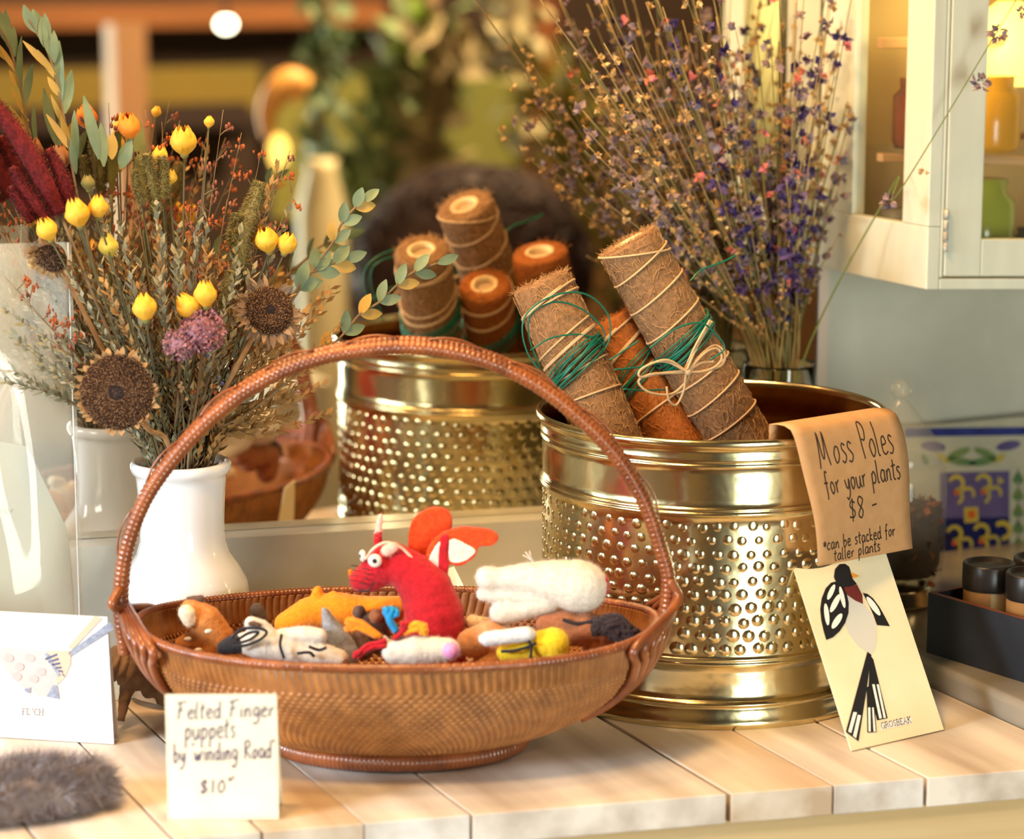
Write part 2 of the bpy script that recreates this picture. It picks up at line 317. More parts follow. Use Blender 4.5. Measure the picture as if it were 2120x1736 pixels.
def card(name, BL, BR, w, Ht, lean, thick, mats, label, cat, z0=0.0):
    """upright card: bottom corners in the world, lean from the upright, returns (root, front point, normal)"""
    BL = V(BL); BR = V(BR); e = (BR - BL).normalized(); back = V(-e.y, e.x, 0)
    up = back * math.sin(lean) + V(0, 0, math.cos(lean)); n = e.cross(up) ; n = n if n.dot(FW) < 0 else -n
    o = thing(name, (BL + BR) / 2, label, cat); b = MB()
    c = [BL, BR, BR + up * Ht, BL + up * Ht]; b.prism(c, n * -thick); b.build('card_board', mats, o)
    return o, BL, n, up, e, c
cream = mat('cream_card', (232, 218, 180), (238, 224, 188), rough=.7, ns=30); black = mat('black_ink', (22, 22, 26), rough=.6)
# --- grosbeak card
gB, gR = V(1.0456, 1.6001, .0012), V(1.1428, 1.6147, .0012)
ge = (gR - gB).normalized(); gn0 = V(-ge.y, ge.x, 0); th, ph = math.radians(33), math.radians(3)
gup = ((gn0 * math.sin(th) + V(0, 0, math.cos(th))) * math.cos(ph) + ge * math.sin(ph)).normalized(); gn = ge.cross(gup).normalized()
if gn.dot(FW) > 0: gn = -gn
gB = gB + gn * .0042; gR = gR + gn * .0042; gB.z = gR.z = .0012
gro = thing('bird_card', (gB + gR) / 2, 'cream card with a black, white and red bird, GROSBEAK, leaning on the brass pot', 'card')
b = MB(); b.prism([gB, gR, gR + gup * .158, gB + gup * .158], gn * -.0014); b.build('card_board', [cream], gro)
gs = lambda k: (lambda x, y: pP(x, y, gB + gn * .00025 * k, gn))
Q = lambda L: [(1600 + a * .461, 800 + c * .461) for a, c in L]
b = MB(); f1, f2, f3 = gs(1), gs(2), gs(3)
fill(b, Q([(325, 935), (365, 950), (405, 975), (440, 1010), (462, 1060), (467, 1110), (462, 1160), (452, 1192), (430, 1195), (385, 1165), (345, 1115), (322, 1060), (318, 1000)]), f1, 1)
fill(b, Q([(312, 900), (340, 898), (378, 888), (402, 935), (405, 975), (370, 960), (335, 935)]), f2, 2)
fill(b, Q([(275, 855), (280, 820), (300, 797), (325, 795), (343, 808), (352, 835), (358, 862), (378, 886), (345, 897), (312, 900), (300, 885), (282, 872)]), f3, 0)
fill(b, Q([(348, 832), (390, 850), (360, 860)]), f3, 3)
fill(b, Q([(285, 874), (262, 880), (238, 905), (220, 950), (213, 1000), (218, 1050), (228, 1095), (240, 1137), (270, 1125), (300, 1098), (325, 1060), (340, 1015), (341, 970), (330, 920), (310, 883)]), f2, 0)
fill(b, Q([(405, 926), (425, 930), (450, 950), (480, 990), (505, 1035), (526, 1075), (468, 1070), (452, 1025), (432, 980)]), f2, 0)
fill(b, Q([(425, 1190), (443, 1203), (420, 1370), (385, 1592), (328, 1550), (375, 1375)]), f2, 0)
fill(b, Q([(438, 1205), (452, 1225), (480, 1340), (516, 1488), (468, 1498), (452, 1430), (430, 1345)]), f1, 0); fill(b, Q([(422, 1350), (440, 1340), (458, 1440), (466, 1550), (425, 1553)]), f2, 0)
def gell(cx, cy, a, c, rot, n=14): return Q([(cx + a * math.cos(t) * math.cos(rot) - c * math.sin(t) * math.sin(rot), cy + a * math.cos(t) * math.sin(rot) + c * math.sin(t) * math.cos(rot)) for t in [2 * PI * i / n for i in range(n)]])
for e_ in [(262, 922, 38, 11, 2.0), (242, 1022, 50, 11, 1.45), (280, 972, 46, 13, 2.05), (312, 945, 50, 10, 1.35), (288, 1052, 40, 14, 2.15), (452, 985, 52, 13, .95)]: fill(b, gell(*e_), f3, 4)
for s_ in [[(362, 1460), (378, 1462), (352, 1555), (338, 1548)], [(382, 1472), (396, 1476), (374, 1578), (360, 1568)], [(428, 1440), (438, 1440), (440, 1548), (430, 1548)], [(446, 1440), (453, 1440), (462, 1548), (452, 1548)], [(446, 1336), (457, 1336), (490, 1488), (478, 1490)], [(466, 1336), (476, 1336), (508, 1486), (498, 1488)]]: fill(b, Q(s_), f3, 4)
fill(b, [(1822, 1497), (1886, 1484), (1889, 1496), (1824, 1511)], f1, 4)
b.build('printed_bird', [black, mat('print_grey', (208, 206, 198), rough=.7), mat('print_maroon', (112, 38, 32), rough=.7), mat('print_orange', (232, 150, 50), rough=.7), mat('print_white', (240, 238, 230), rough=.7)], gro, label='black headed bird with white body and maroon throat')
b = MB(); write(b, 'GROSBEAK', (1825, 1508), (1888, 1494), 12, f2, gn, w=.00028, font=SG, slant=0, rough_=0); b.build('printed_name', mat('print_ink', (70, 68, 78), rough=.7), gro)

# --- felted sign
cr = mat('cream_note', (232, 218, 190), (238, 226, 200), rough=.8, ns=30)
sg, P0, n, up, e, c = card('price_card', (.5127, 1.6737, .0006), (.5855, 1.6406, .0006), .08, .094, .01, .0005, cr, 'cream card reading Felted Finger Puppets, standing in front of the wicker basket', 'card')
b = MB(); b.prism([c[3], c[2], V(c[1].x, c[1].y, .0006) - n * .035, V(c[0].x, c[0].y, .0006) - n * .035], n * -.0005); b.build('back_flap', cr, sg)
b = MB(); f1 = lambda x, y: pP(x, y, P0 + n * .0003, n)
write(b, 'Felted Finger', (364, 1489), (570, 1482), 36, f1, n, w=.00058); write(b, 'puppets', (382, 1531), (490, 1526), 44, f1, n, w=.00058)
write(b, "by 'Winding Road'", (358, 1577), (570, 1568), 38, f1, n, w=.00058); write(b, '$10v', (412, 1642), (486, 1640), 30, f1, n, w=.00062)
b.build('handwriting', mat('violet_ink', (92, 76, 104), rough=.6), sg)
# --- finch card
wp = mat('white_card', (226, 226, 230), rough=.6)
B0, B1 = V(.5273, 1.8608, .0006), V(.4405, 1.9241, .0006)
fc, P0, n, up, e, c = card('bird_card', B1, B0, .1, .106, -.06, .0006, wp, 'white card with a pale pink bird and the name FINCH, left of the basket', 'card')
b = MB(); b.prism([c[3], c[2], V(c[1].x, c[1].y, .0006) - n * .012, V(c[0].x, c[0].y, .0006) - n * .012], n * -.0005); b.build('back_flap', wp, fc)
f1 = lambda x, y: pP(x, y, P0 + n * .0003, n); f2 = lambda x, y: pP(x, y, P0 + n * .0006, n); f3 = lambda x, y: pP(x, y, P0 + n * .0009, n)
b = MB(); fill(b, [(0, 1338), (60, 1345), (147, 1346), (146, 1375), (135, 1400), (118, 1418), (123, 1447), (80, 1440), (45, 1422), (20, 1395), (0, 1368)], f1, 0)
fill(b, [(100, 1347), (147, 1346), (146, 1375), (135, 1400), (118, 1418), (112, 1380)], f2, 1)
fill(b, [(141, 1351), (227, 1287), (235, 1302), (146, 1359)], f2, 2); fill(b, [(140, 1340), (196, 1274), (212, 1279), (150, 1344)], f2, 1)
for i in range(6): fill(b, [(93 + i * 7, 1362 + i * 6), (118 + i * 3, 1352 + i * 9), (119 + i * 3, 1356 + i * 9), (94 + i * 7, 1366 + i * 6)], f3, 3)
fill(b, [(92, 1352), (98, 1352), (126, 1398), (120, 1400)], f3, 2); fill(b, [(48, 1427), (64, 1422), (62, 1435), (56, 1434)], f3, 2)
fill(b, [(110, 1418), (118, 1420), (123, 1447), (96, 1441)], f3, 2)
for q in [(18, 1362), (40, 1380), (62, 1362), (70, 1405), (35, 1400), (85, 1390)]: fill(b, [(q[0] + 10 * math.cos(t), q[1] + 8 * math.sin(t)) for t in [i * .785 for i in range(8)]], f3, 4)
b.build('printed_bird', [mat('pale_marbled', (192, 182, 184), (212, 192, 188), rough=.7, ns=200), mat('pale_peach', (214, 186, 164), rough=.7), mat('pale_blue_grey', (130, 140, 164), (156, 166, 186), rough=.7, ns=300), mat('slate_print', (88, 98, 130), rough=.7), mat('pale_rose', (212, 176, 176), rough=.7)], fc, label='pale marbled bird')
b = MB(); write(b, 'FINCH', (45, 1479), (91, 1480), 13, f2, n, w=.0003, font=SG, slant=0, rough_=0); b.build('printed_name', mat('grey_ink', (130, 128, 134), rough=.7), fc)
# --- small card behind the basket
b = MB(); q0 = pH(895, 1262, 2.02); q1 = pH(985, 1262, 2.02); q2 = pH(940, 1172, 2.045); q3 = pH(905, 1185, 2.045)
b.prism([V(q0.x, q0.y, .0), V(q1.x, q1.y, .0), q1, q2, q3], FH * .0008); b.build('folded_card', cream, label='cream folded card standing behind the basket below the dragon wings', cat='card')

# ================================================================== BRASS POT
PC = V(1.046, 1.824, 0)
brass = mat('polished_brass', (230, 218, 176), (214, 200, 148), rough=.19, metal=1, ns=16, bump=.0009, bs=26, contrast=(.25, .75)); brass2 = mat('aged_brass_inside', (150, 96, 30), (120, 70, 20), rough=.28, metal=1, ns=30)
pot = thing('brass_planter', PC, 'large round hammered brass planter holding the moss poles', 'planter')
prof = [(.1495, .0), (.1505, .004), (.1485, .009), (.1475, .014), (.1462, .0175), (.1478, .0195), (.1462, .0215), (.1435, .0235), (.1425, .035), (.1425, .05), (.1445, .0525), (.143, .0545), (.1445, .0565), (.1425, .0585), (.1425, .062), (.1427, .09), (.143, .12), (.1433, .15), (.1436, .1735), (.146, .1755), (.1464, .1772), (.1445, .179), (.146, .1805), (.1438, .1825), (.144, .2), (.1442, .214), (.1458, .2158), (.144, .218), (.146, .22), (.145, .225), (.1452, .2285), (.1482, .2305), (.1497, .2335), (.1492, .2365), (.147, .2378), (.145, .2362), (.1442, .232)]
b = MB(); pr2 = []
for i in range(len(prof) - 1):
    k = 3 if abs(prof[i + 1][1] - prof[i][1]) > .01 else 2
    for j in range(k): t = j / k; pr2.append((prof[i][0] * (1 - t) + prof[i + 1][0] * t, prof[i][1] * (1 - t) + prof[i + 1][1] * t))
pr2.append(prof[-1]); b.lathe(pr2, PC, 180)
b.build('planter_wall', brass, pot)
b = MB(); b.lathe([(.1442, .232), (.1425, .225), (.141, .215), (.1435, .21), (.141, .205), (.1405, .18), (.140, .1), (.140, .006), (.0, .006)], PC, 120); b.build('planter_lining', brass2, pot, label='dark aged brass inside')
b = MB(); b.lathe([(0, .001), (.148, .001), (.148, .004), (0, .004)], PC, 90); b.build('planter_base', brass2, pot)
b = MB(); rows = 10
for r_ in range(rows):
    z = .0655 + r_ * .0112; nb = 66
    for k in range(nb):
        a = 2 * PI * (k + .5 * (r_ % 2)) / nb + rnd(-.012, .012); zz = z + rnd(-.0012, .0012); R = .1432
        nrm = V(math.cos(a), math.sin(a), 0); tg = V(-math.sin(a), math.cos(a), 0); c = PC + nrm * (R - .0006) + V(0, 0, zz); s_ = rnd(.0036, .0046)
        n0 = len(b.v)
        for (rr, hh) in ((1.3, 0), (1.05, .0007), (.75, .0012), (.4, .0015)):
            for j in range(12): t = 2 * PI * j / 12; b.v.append(tuple(c + (tg * math.cos(t) + V(0, 0, math.sin(t))) * s_ * rr + nrm * hh))
        for i in range(3):
            for j in range(12): b.face((n0 + i * 12 + j, n0 + i * 12 + (j + 1) % 12, n0 + (i + 1) * 12 + (j + 1) % 12, n0 + (i + 1) * 12 + j))
        b.face([n0 + 36 + j for j in range(12)])
o = b.build('hammered_bosses', brass, pot); o['kind'] = 'stuff'

# --- kraft sign hanging on the rim
kr = mat('kraft_paper', (192, 146, 98), (200, 154, 106), rough=.75, ns=90)
kTL, kTR, kBL, kBR = pz(1645, 890, .2472), pz(1862, 855, .2445), pz(1693, 1172, .1375), pz(1889, 1135, .1315)
kn = (kTR - kTL).cross(kBL - kTL).normalized()
if kn.dot(FW) > 0: kn = -kn
def ks(u, v):      # u across, v down the sheet; negative v is the flap over the rim
    if v < 0:
        t = kTL.lerp(kTR, u); inw = V(-.18, .98, 0)
        return t + inw * (.030 * min(1, -v / .05)) + V(0, 0, -.022 * max(0, (-v - .05)) / .15 + .0015 * math.sin(min(1, -v / .05) * PI))
    p = kTL.lerp(kTR, u).lerp(kBL.lerp(kBR, u), v); return p + kn * (.0035 * math.sin(v * PI) - .004 * math.exp(-v * 14) + .0035 * math.sin(v * PI * 2) * (u - .5))
b = MB(); vs = [-.2, -.12, -.05, -.035, -.02] + [i / 24 for i in range(25)]; nu = 10
for v in vs:
    for i in range(nu + 1): b.v.append(tuple(ks(i / nu, v)))
for j in range(len(vs) - 1):
    for i in range(nu): a = j * (nu + 1) + i; b.face((a, a + 1, a + nu + 2, a + nu + 1))
ksn = thing('paper_sign', kTL.lerp(kTR, .5), 'brown kraft paper sign reading Moss Poles, hooked over the planter rim', 'sign')
o = b.build('paper_sheet', kr, ksn); sd = o.modifiers.new('s', 'SOLIDIFY'); sd.thickness = .0003
def kmap(x, y):    # bilinear inverse of the sheet's four corners in the picture
    u, v = .5, .5
    for _ in range(8):
        def f(u, v):
            tx = 1645 + 217 * u; ty = 890 - 35 * u; bx = 1693 + 196 * u; by = 1172 - 37 * u
            return tx + (bx - tx) * v, ty + (by - ty) * v
        X, Yy = f(u, v); du = .01; a, c = f(u + du, v); d, e2 = f(u, v + du)
        j11, j21, j12, j22 = (a - X) / du, (c - Yy) / du, (d - X) / du, (e2 - Yy) / du; dt = j11 * j22 - j12 * j21; rx, ry = x - X, y - Yy
        u += (rx * j22 - ry * j12) / dt; v += (ry * j11 - rx * j21) / dt
    return ks(u, v) + kn * .0005
b = MB(); W = .0007
write(b, 'Moss Poles', (1692, 966), (1846, 936), 70, kmap, kn, w=W); write(b, 'for your plants', (1702, 1024), (1858, 988), 46, kmap, kn, w=W)
write(b, '$8 -', (1750, 1076), (1812, 1064), 44, kmap, kn, w=W); write(b, '*can be stacked for', (1699, 1140), (1852, 1107), 26, kmap, kn, w=.0006); write(b, 'taller plants', (1724, 1161), (1821, 1139), 25, kmap, kn, w=.0006)
b.build('handwriting', mat('marker_ink', (58, 44, 36), rough=.6), ksn)

# ================================================================== MOSS POLES
coir = mat('coir_matting', (122, 88, 56), (150, 112, 74), rough=.9, ns=300, bump=.0008, bs=500); coir2 = mat('orange_coir', (140, 76, 26), (164, 94, 34), rough=.9, ns=300, bump=.0008, bs=500)
fibm = mat('coir_fibre', (182, 140, 94), rough=.8); fibo = mat('orange_coir_fibre', (184, 112, 44), rough=.8); twine = mat('jute_twine', (196, 160, 116), (212, 180, 138), rough=.85, ns=900); pvc = mat('pale_plastic_pipe', (222, 196, 150), rough=.5); pin = mat('pipe_inside', (168, 142, 110), rough=.7)
grn = mat('green_wire', (18, 104, 84), rough=.35)
def srow(T, B, row):      # distance up the pole at which its axis crosses a picture row
    T = V(T); B = V(B); lo, hi = 0.0, 1.0
    for _ in range(30):
        m = (lo + hi) / 2; p = B.lerp(T, m) - CP; y = CY - F * p.dot(UP) / p.dot(FW)
        if y > row: lo = m
        else: hi = m
    return lo * (T - B).length
def mosspole(T, B, r, base, fib, label, nf=1500, ties=(), greens=False, seed=1):
    random.seed(seed); T = V(T); B = V(B); ax = (T - B).normalized(); x = ax.orthogonal().normalized(); y = ax.cross(x); L = (T - B).length
    # make x point to the camera side so that angles mean the same on all poles
    x = (-FW - ax * (-FW).dot(ax)).normalized(); y = ax.cross(x)
    def S(a, s, rr=r): return B + ax * s + (x * math.cos(a) + y * math.sin(a)) * rr
    o = thing('moss_pole', B, label, 'moss pole')
    b = MB(); pr = [(0.0, 0)] + [(r, 0)] + [(r * (1 + .015 * math.sin(i * 1.3)), L * i / 24) for i in range(1, 24)] + [(r * .99, L - .003), (r * .93, L), (r * .52, L + .0005)]
    b.lathe(pr, B, 40, ax=(x, y, ax)); 
    for _ in range(nf):
        a = rnd(0, 2 * PI); s = rnd(.01, L - .004); d = rnd(-1, 1) * rnd(.3, 1.2); ds = rnd(-.012, .012); k = 5; cur = rnd(-.4, .4); P = []
        for i in range(k): t = i / (k - 1); P.append(S(a + d * t * .55, min(L - .001, max(.002, s + ds * t + cur * .02 * t * (1 - t) * 4)), r * (1.014 + .035 * math.sin(t * PI) * rnd(.2, 1))))
        b.tube(P, rnd(.00018, .00034), 3, m=1, caps=False)
    for _ in range(nf // 6):
        a = rnd(0, 2 * PI); c = B + ax * (L + .0004) + (x * math.cos(a) + y * math.sin(a)) * r * rnd(.55, .97); d = (x * rnd(-1, 1) + y * rnd(-1, 1) + ax * rnd(0, .4)).normalized()
        b.tube([c, c + d * .003, c + d * .006 + ax * .0006], .00018, 3, m=1, caps=False)
    b.build('coir_sleeve', [base, fib], o)
    b = MB(); b.lathe([(r * .52, L - .004), (r * .52, L + .0012), (r * .40, L + .0012), (r * .40, L - .02)], B, 32, ax=(x, y, ax)); b.build('pipe_end', pvc, o)
    b = MB(); b.lathe([(0, L - .004), (r * .40, L - .004)], B, 24, ax=(x, y, ax)); b.build('pipe_plug', pin, o)
    b = MB()
    for (s0, tilt, turns) in ties:
        P = []; n = int(24 * turns)
        for i in range(n + 1): a = -PI + 2 * PI * i / 24; P.append(S(a, s0 + tilt * math.sin(a) + .0012 * i / 24, r * 1.045))
        b.tube(P, .0009, 6)
    b.build('twine_ties', twine, o)
    return o, S, ax, x, y, L
RB = V(1.105, 1.787, .012)
def through(T, px, dpt, z=.012):   # foot of a pole: continue from its top through a pixel at a given depth
    q = pY(px[0], px[1], dpt); T = V(T); d = q - T; return T + d * ((z - T.z) / d.z)
TR_ = V(1.0, 1.892, .3737); BR_ = through(TR_, (1525, 900), 1.846)
TL_ = V(.9369, 1.932, .3372); BL_ = through(TL_, (1252, 885), 1.883)
TM = V(1.0036, 1.930, .300); BM_ = through(TM, (1385, 880), 1.885)
TM2 = V(1.056, 1.945, .331); BM2 = V(1.135, 1.875, .012)
poR = mosspole(TR_, BR_, .0275, coir, fibm, 'tall moss pole with the twine bow, rightmost in the brass planter', 2100, [(srow(TR_, BR_, y_), t_, 1.0) for y_, t_ in ((872, .004), (815, .006), (772, .004), (665, .006), (606, .006), (548, .006), (525, -.012))], seed=3)
poL = mosspole(TL_, BL_, .0265, coir, fibm, 'moss pole leaning at the left rim of the brass planter, behind the basket handle', 2000, [(srow(TL_, BL_, y_), t_, n_) for y_, t_, n_ in ((820, -.002, 1), (768, .003, 1), (722, .009, 2), (700, .009, 1), (630, .003, 1), (622, .007, 1.6))], seed=4)
poM = mosspole(TM, BM_, .0255, coir2, fibo, 'orange coir moss pole in the middle, between the two front ones', 1300, [(srow(TM, BM_, y_), t_, n_) for y_, t_, n_ in ((845, .003, 1), (775, .005, 1), (725, .009, 2), (690, .006, 1.5))], seed=5)
poB = mosspole(TM2, BM2, .0275, coir2, fibo, 'moss pole hidden behind the tall one, its end showing in the mirror', 500, [(.3, .006, 1)], seed=6)
def wires(pole, s0, r, n, label_root, sd, amp=.006, loop=None, w=.0008):
    random.seed(sd); root, S, ax, x, y, L = pole; b = MB(); P = []; N = 30 * n
    for i in range(N + 1):
        a = 2 * PI * i / 30; k = i / 30; P.append(S(a, s0 + amp * math.sin(a + .5 * math.sin(k * 1.9)) + .006 * math.sin(k * 2.3), r * (1.07 + .05 * abs(math.sin(k * 1.7)))))
    b.tube(P, w, 5); b.build('green_wire_coil', grn, root, label='teal green wire')
    for lp in loop or []: b = MB(); b.tube(catmull(lp, 8), w, 6); b.build('green_wire_loop', grn, root, label='loose loop of teal green wire')
ld = poL[1]
def onp(pxs, Y): return [pY(x, y, Yy if (Yy := Y) else 0) for x, y in pxs]
dL = 1.868
wires(poL, srow(TL_, BL_, 752), .0265, 11, None, 11, .012, [onp([(1128, 780), (1092, 730), (1082, 670), (1110, 630), (1170, 606), (1220, 612), (1258, 650), (1262, 700), (1240, 740)], 1.884), onp([(1118, 760), (1096, 700), (1100, 650), (1150, 625), (1205, 640), (1248, 680), (1250, 720)], 1.886), onp([(1098, 725), (1140, 700), (1200, 692), (1245, 706)], 1.886)])
wires(poR, srow(TR_, BR_, 708), .0275, 13, None, 12, .009, [onp([(1428, 582), (1450, 560), (1480, 548), (1505, 538), (1523, 528)], 1.872), onp([(1345, 720), (1400, 680), (1450, 668), (1480, 690), (1500, 720), (1470, 745)], 1.79)])
wires(poM, srow(TM, BM_, 770), .0255, 6, None, 13, .012, [onp([(1262, 745), (1300, 720), (1322, 705)], 1.86), onp([(1272, 765), (1320, 760), (1370, 750)], 1.858), onp([(1290, 805), (1330, 808), (1380, 806)], 1.858)])
bw = MB()   # the bow
for lp in ([(1424, 770), (1380, 745), (1330, 762), (1326, 780), (1370, 772), (1420, 768)], [(1424, 770), (1390, 772), (1345, 775), (1322, 790), (1345, 812), (1390, 815), (1420, 790), (1428, 772)], [(1424, 770), (1450, 735), (1480, 715), (1500, 730), (1495, 755), (1460, 768), (1430, 770)], [(1424, 768), (1460, 730), (1485, 722), (1494, 742), (1475, 762), (1430, 772)],
           [(1424, 770), (1385, 750), (1360, 748)], [(1420, 775), (1415, 810), (1400, 838), (1385, 828), (1380, 800)], [(1418, 765), (1440, 715), (1470, 662)], [(1422, 765), (1444, 716), (1474, 664)], [(1424, 770), (1450, 752), (1478, 748)]):
    bw.tube(catmull([pY(x, y, 1.806 - rnd(0, .006)) for x, y in lp], 8), .0011, 6)
bw.ball(pY(1424, 769, 1.802), .0035, seg=8); bw.build('twine_bow', twine, poR[0])

# ================================================================== WICKER BASKET
wick = mat('golden_wicker', (168, 110, 56), (126, 78, 38), rough=.5, ns=70, stretch=(1, 1, 1), contrast=(.3, .75), coat=.12); wick2 = mat('reddish_rattan', (150, 84, 44), (112, 60, 34), rough=.34, ns=40, coat=.35)
BC = V(.7286, 1.7586, 0); EX, EY = RT, FH; BH = .0975
bas = thing('wicker_basket', BC, 'oval brown wicker basket with a tall arched handle, filled with felt finger puppets', 'basket')
A_, B_ = .2035, .1165; a_, b_ = .094, .061
def bpt(u, v, off=0):   # v 0 bottom .. 1 rim
    k = v ** .55 if v < 1 else 1
    k = math.sin(v * PI / 2) ** .8
    aa = a_ * 1.0 + (A_ - a_) * k; bb = b_ + (B_ - b_) * k
    z = .014 + (BH - .014) * (v ** 1.25) ; cu, su = math.cos(u), math.sin(u)
    pw = 1 + .0
    X = (aa + off) * (abs(cu) ** .94) * (1 if cu >= 0 else -1); Y = (bb + off) * su
    z += .006 * (abs(cu) ** 6) * v
    return BC + EX * X + EY * Y + V(0, 0, z)
b = MB(); NU, NV = 1104, 110
for j in range(NV + 1):
    v = j / NV
    for i in range(NU):
        u = 2 * PI * i / NU
        if v < .80: row = j // 4; off = (.0012 * math.cos(i * PI / 3 + PI * row) + .0003) * math.sin(PI * (j % 4 + .02) / 4) ** .7 - (.0006 if j % 4 == 0 else 0)
        else: off = .0011 * math.cos(i * PI / 3.0 + (v - .80) * 14)
        b.v.append(tuple(bpt(u, v, off)))
for j in range(NV):
    for i in range(NU): a = j * NU + i; c2 = j * NU + (i + 1) % NU; b.face((a, c2, c2 + NU, a + NU))
nb = len(b.v); b.v.append(tuple(BC + V(0, 0, .014)))
for i in range(NU): b.face((nb, (i + 1) % NU, i))
o = b.build('woven_body', wick, bas); sd = o.modifiers.new('s', 'SOLIDIFY'); sd.thickness = .003; sd.offset = -1
def ribbed(P, r, period, amp, seg=10, closed=False):
    out = []; rr = []; acc = 0
    for i in range(len(P)):
        if i: acc += (P[i] - P[i - 1]).length
        rr.append(r * (1 + amp * abs(math.sin(PI * acc / period)) ** .5) - r * amp * .5)
    return rr
def resample(P, d):
    out = [P[0]]; acc = 0
    for i in range(1, len(P)):
        seg = P[i] - P[i - 1]; l = seg.length; t = d - acc
        while t <= l: out.append(P[i - 1] + seg * (t / l)); t += d
        acc = (acc + l) % d if False else l - (t - d)
    return out
rim = [bpt(2 * PI * i / 900, 1, 0) + V(0, 0, .001) for i in range(900)]
b = MB(); b.tube(rim, ribbed(rim, .0032, .0036, .5), 8, closed=True); b.build('rim_binding', wick2, bas)
ring = [BC + EX * a_ * 1.02 * math.cos(t) + EY * b_ * 1.02 * math.sin(t) + V(0, 0, .0085) for t in [2 * PI * i / 700 for i in range(700)]]
b = MB(); b.tube(ring, ribbed(ring, .0072, .0034, .22), 10, closed=True); b.build('foot_ring', wick2, bas)
D0 = BC.dot(FH)
hpx = [(262, 1340), (250, 1240), (262, 1130), (303, 1020), (370, 925), (455, 838), (560, 768), (690, 722), (850, 706), (985, 728), (1100, 778), (1190, 845), (1270, 925), (1330, 1020), (1366, 1120), (1384, 1200), (1370, 1290), (1325, 1370)]
hc = resample(catmull([pH(x, y + 8, D0) for x, y in hpx], 24), .0009)
b = MB(); dn = [FH * .0045 * s for s in (-1, 1)]
b.tube([p + dn[0] - V(0, 0, .001) for p in hc], ribbed(hc, .0054, .0042, .2), 9); b.tube([p + dn[1] + V(0, 0, .001) for p in hc], ribbed(hc, .0054, .0042, .2), 9)
b.build('handle', wick2, bas)
b = MB(); n = len(hc)
for k in range(9):   # the lifted wrapping strands along the top
    i0 = int(n * (.1 + .085 * k)); i1 = min(n - 1, i0 + int(n * .055)); P = []
    for i in range(i0, i1, 4):
        t = (i - i0) / (i1 - i0); tan = (hc[min(i + 3, n - 1)] - hc[max(i - 3, 0)]).normalized(); up = FH.cross(tan) ; up = up if up.z > 0 or abs(up.z) < .3 and up.x * (hc[i].x - BC.x) > 0 else -up
        P.append(hc[i] + up * (.0052 + .0035 * math.sin(PI * t)))
    if len(P) > 3: b = MB(); b.tube(P, .0009, 5); b.build('handle_lacing', wick2, bas)
def fan(side):
    b = MB()
    for k in range(12):
        s = (k - 5.5) / 5.5; P = []
        top = pH(1386 if side > 0 else 252, 1195 if side > 0 else 1210, D0) + FH * (s * .010)
        u0 = (0 if side > 0 else PI)
        P = [top + V(0, 0, .0) + EX * side * -.001 * k / 6, top.lerp(bpt(u0, 1, .006), .45) + EX * side * .006 + FH * s * .014]
        for v, o_ in ((1.0, .0085), (.85, .006), (.65, .0045), (.45, .003), (.28, .001)): P.append(bpt(u0 + (s * .46 * (.3 + .7 * v) - .08 * side) * 1, v, o_))
        b.tube(resample(catmull(P, 10), .002), .0036, 7)
    return b
fan(1).build('handle_fan', wick2, bas, label='flat bundle of rattan strands'); fan(-1).build('handle_fan', wick2, bas, label='flat bundle of rattan strands')
spl = mat('light_splint', (206, 140, 62), rough=.4)
for s_ in (-1, 1):
    b = MB(); b.tube([bpt((0 if s_ > 0 else PI) + t, .90, .0035) for t in np.linspace(-.42, .42, 16)], .0034, 6); b.build('end_splint', spl, bas)

# ================================================================== FELT PUPPETS
def px_(x, y, t=0): return pH(x, y, D0 + t)
PPM = F / 1.96
def caps(L, t=0):   # list of (x, y, rpx[, t]) chains
    out = []
    for ch in L:
        pts = [(px_(c[0], c[1], c[3] if len(c) > 3 else t), c[2] / PPM) for c in ch]
        if len(pts) == 1: out.append(pts[0])
        for a, c in zip(pts, pts[1:]): out.append((a[0], a[1], c[0], c[1]))
    return out
def fm(name, c, c2=None): return mat('felt_' + name, c, c2 or tuple(min(255, int(v * 1.08 + 4)) for v in c), rough=.95, ns=350, sheen=.15, bump=.0006, bs=700)
def eyeb(root, c, r, n, white, blackm, name='eye'):
    b = MB(); rot = n.to_track_quat('Z', 'Y').to_matrix(); b.ball(c, r, 0, 14, 8, (1, 1, .5), rot); e_ = b.build(name, white, root)
    b = MB(); b.ball(c + n * r * .42, r * .38, 0, 10, 6, (1, 1, .4), rot); b.build('pupil', blackm, e_); return e_
W_ = fm('white', (212, 203, 190), (222, 214, 202)); K_ = fm('black', (30, 28, 34)); RED = fm('red', (170, 8, 24), (190, 14, 32)); ORG = fm('orange', (232, 130, 10), (240, 144, 20)); RO = fm('red_orange', (212, 58, 10), (224, 76, 16))
TAN = fm('fawn', (186, 116, 54), (200, 134, 72)); CRM = fm('cream', (226, 204, 176)); GRY = fm('grey', (132, 134, 142), (152, 154, 160)); BRN = fm('brown', (92, 66, 54), (108, 80, 64)); PNK = fm('pink', (214, 140, 190)); YEL = fm('yellow', (226, 190, 24), (236, 204, 40)); DBR = fm('dark_yarn', (46, 32, 34)); BLU = fm('blue', (20, 130, 186)); CHS = fm('chestnut', (150, 92, 58)); SKN = fm('skin', (196, 140, 96)); PCH = fm('peach', (236, 176, 160))
toward = -FH
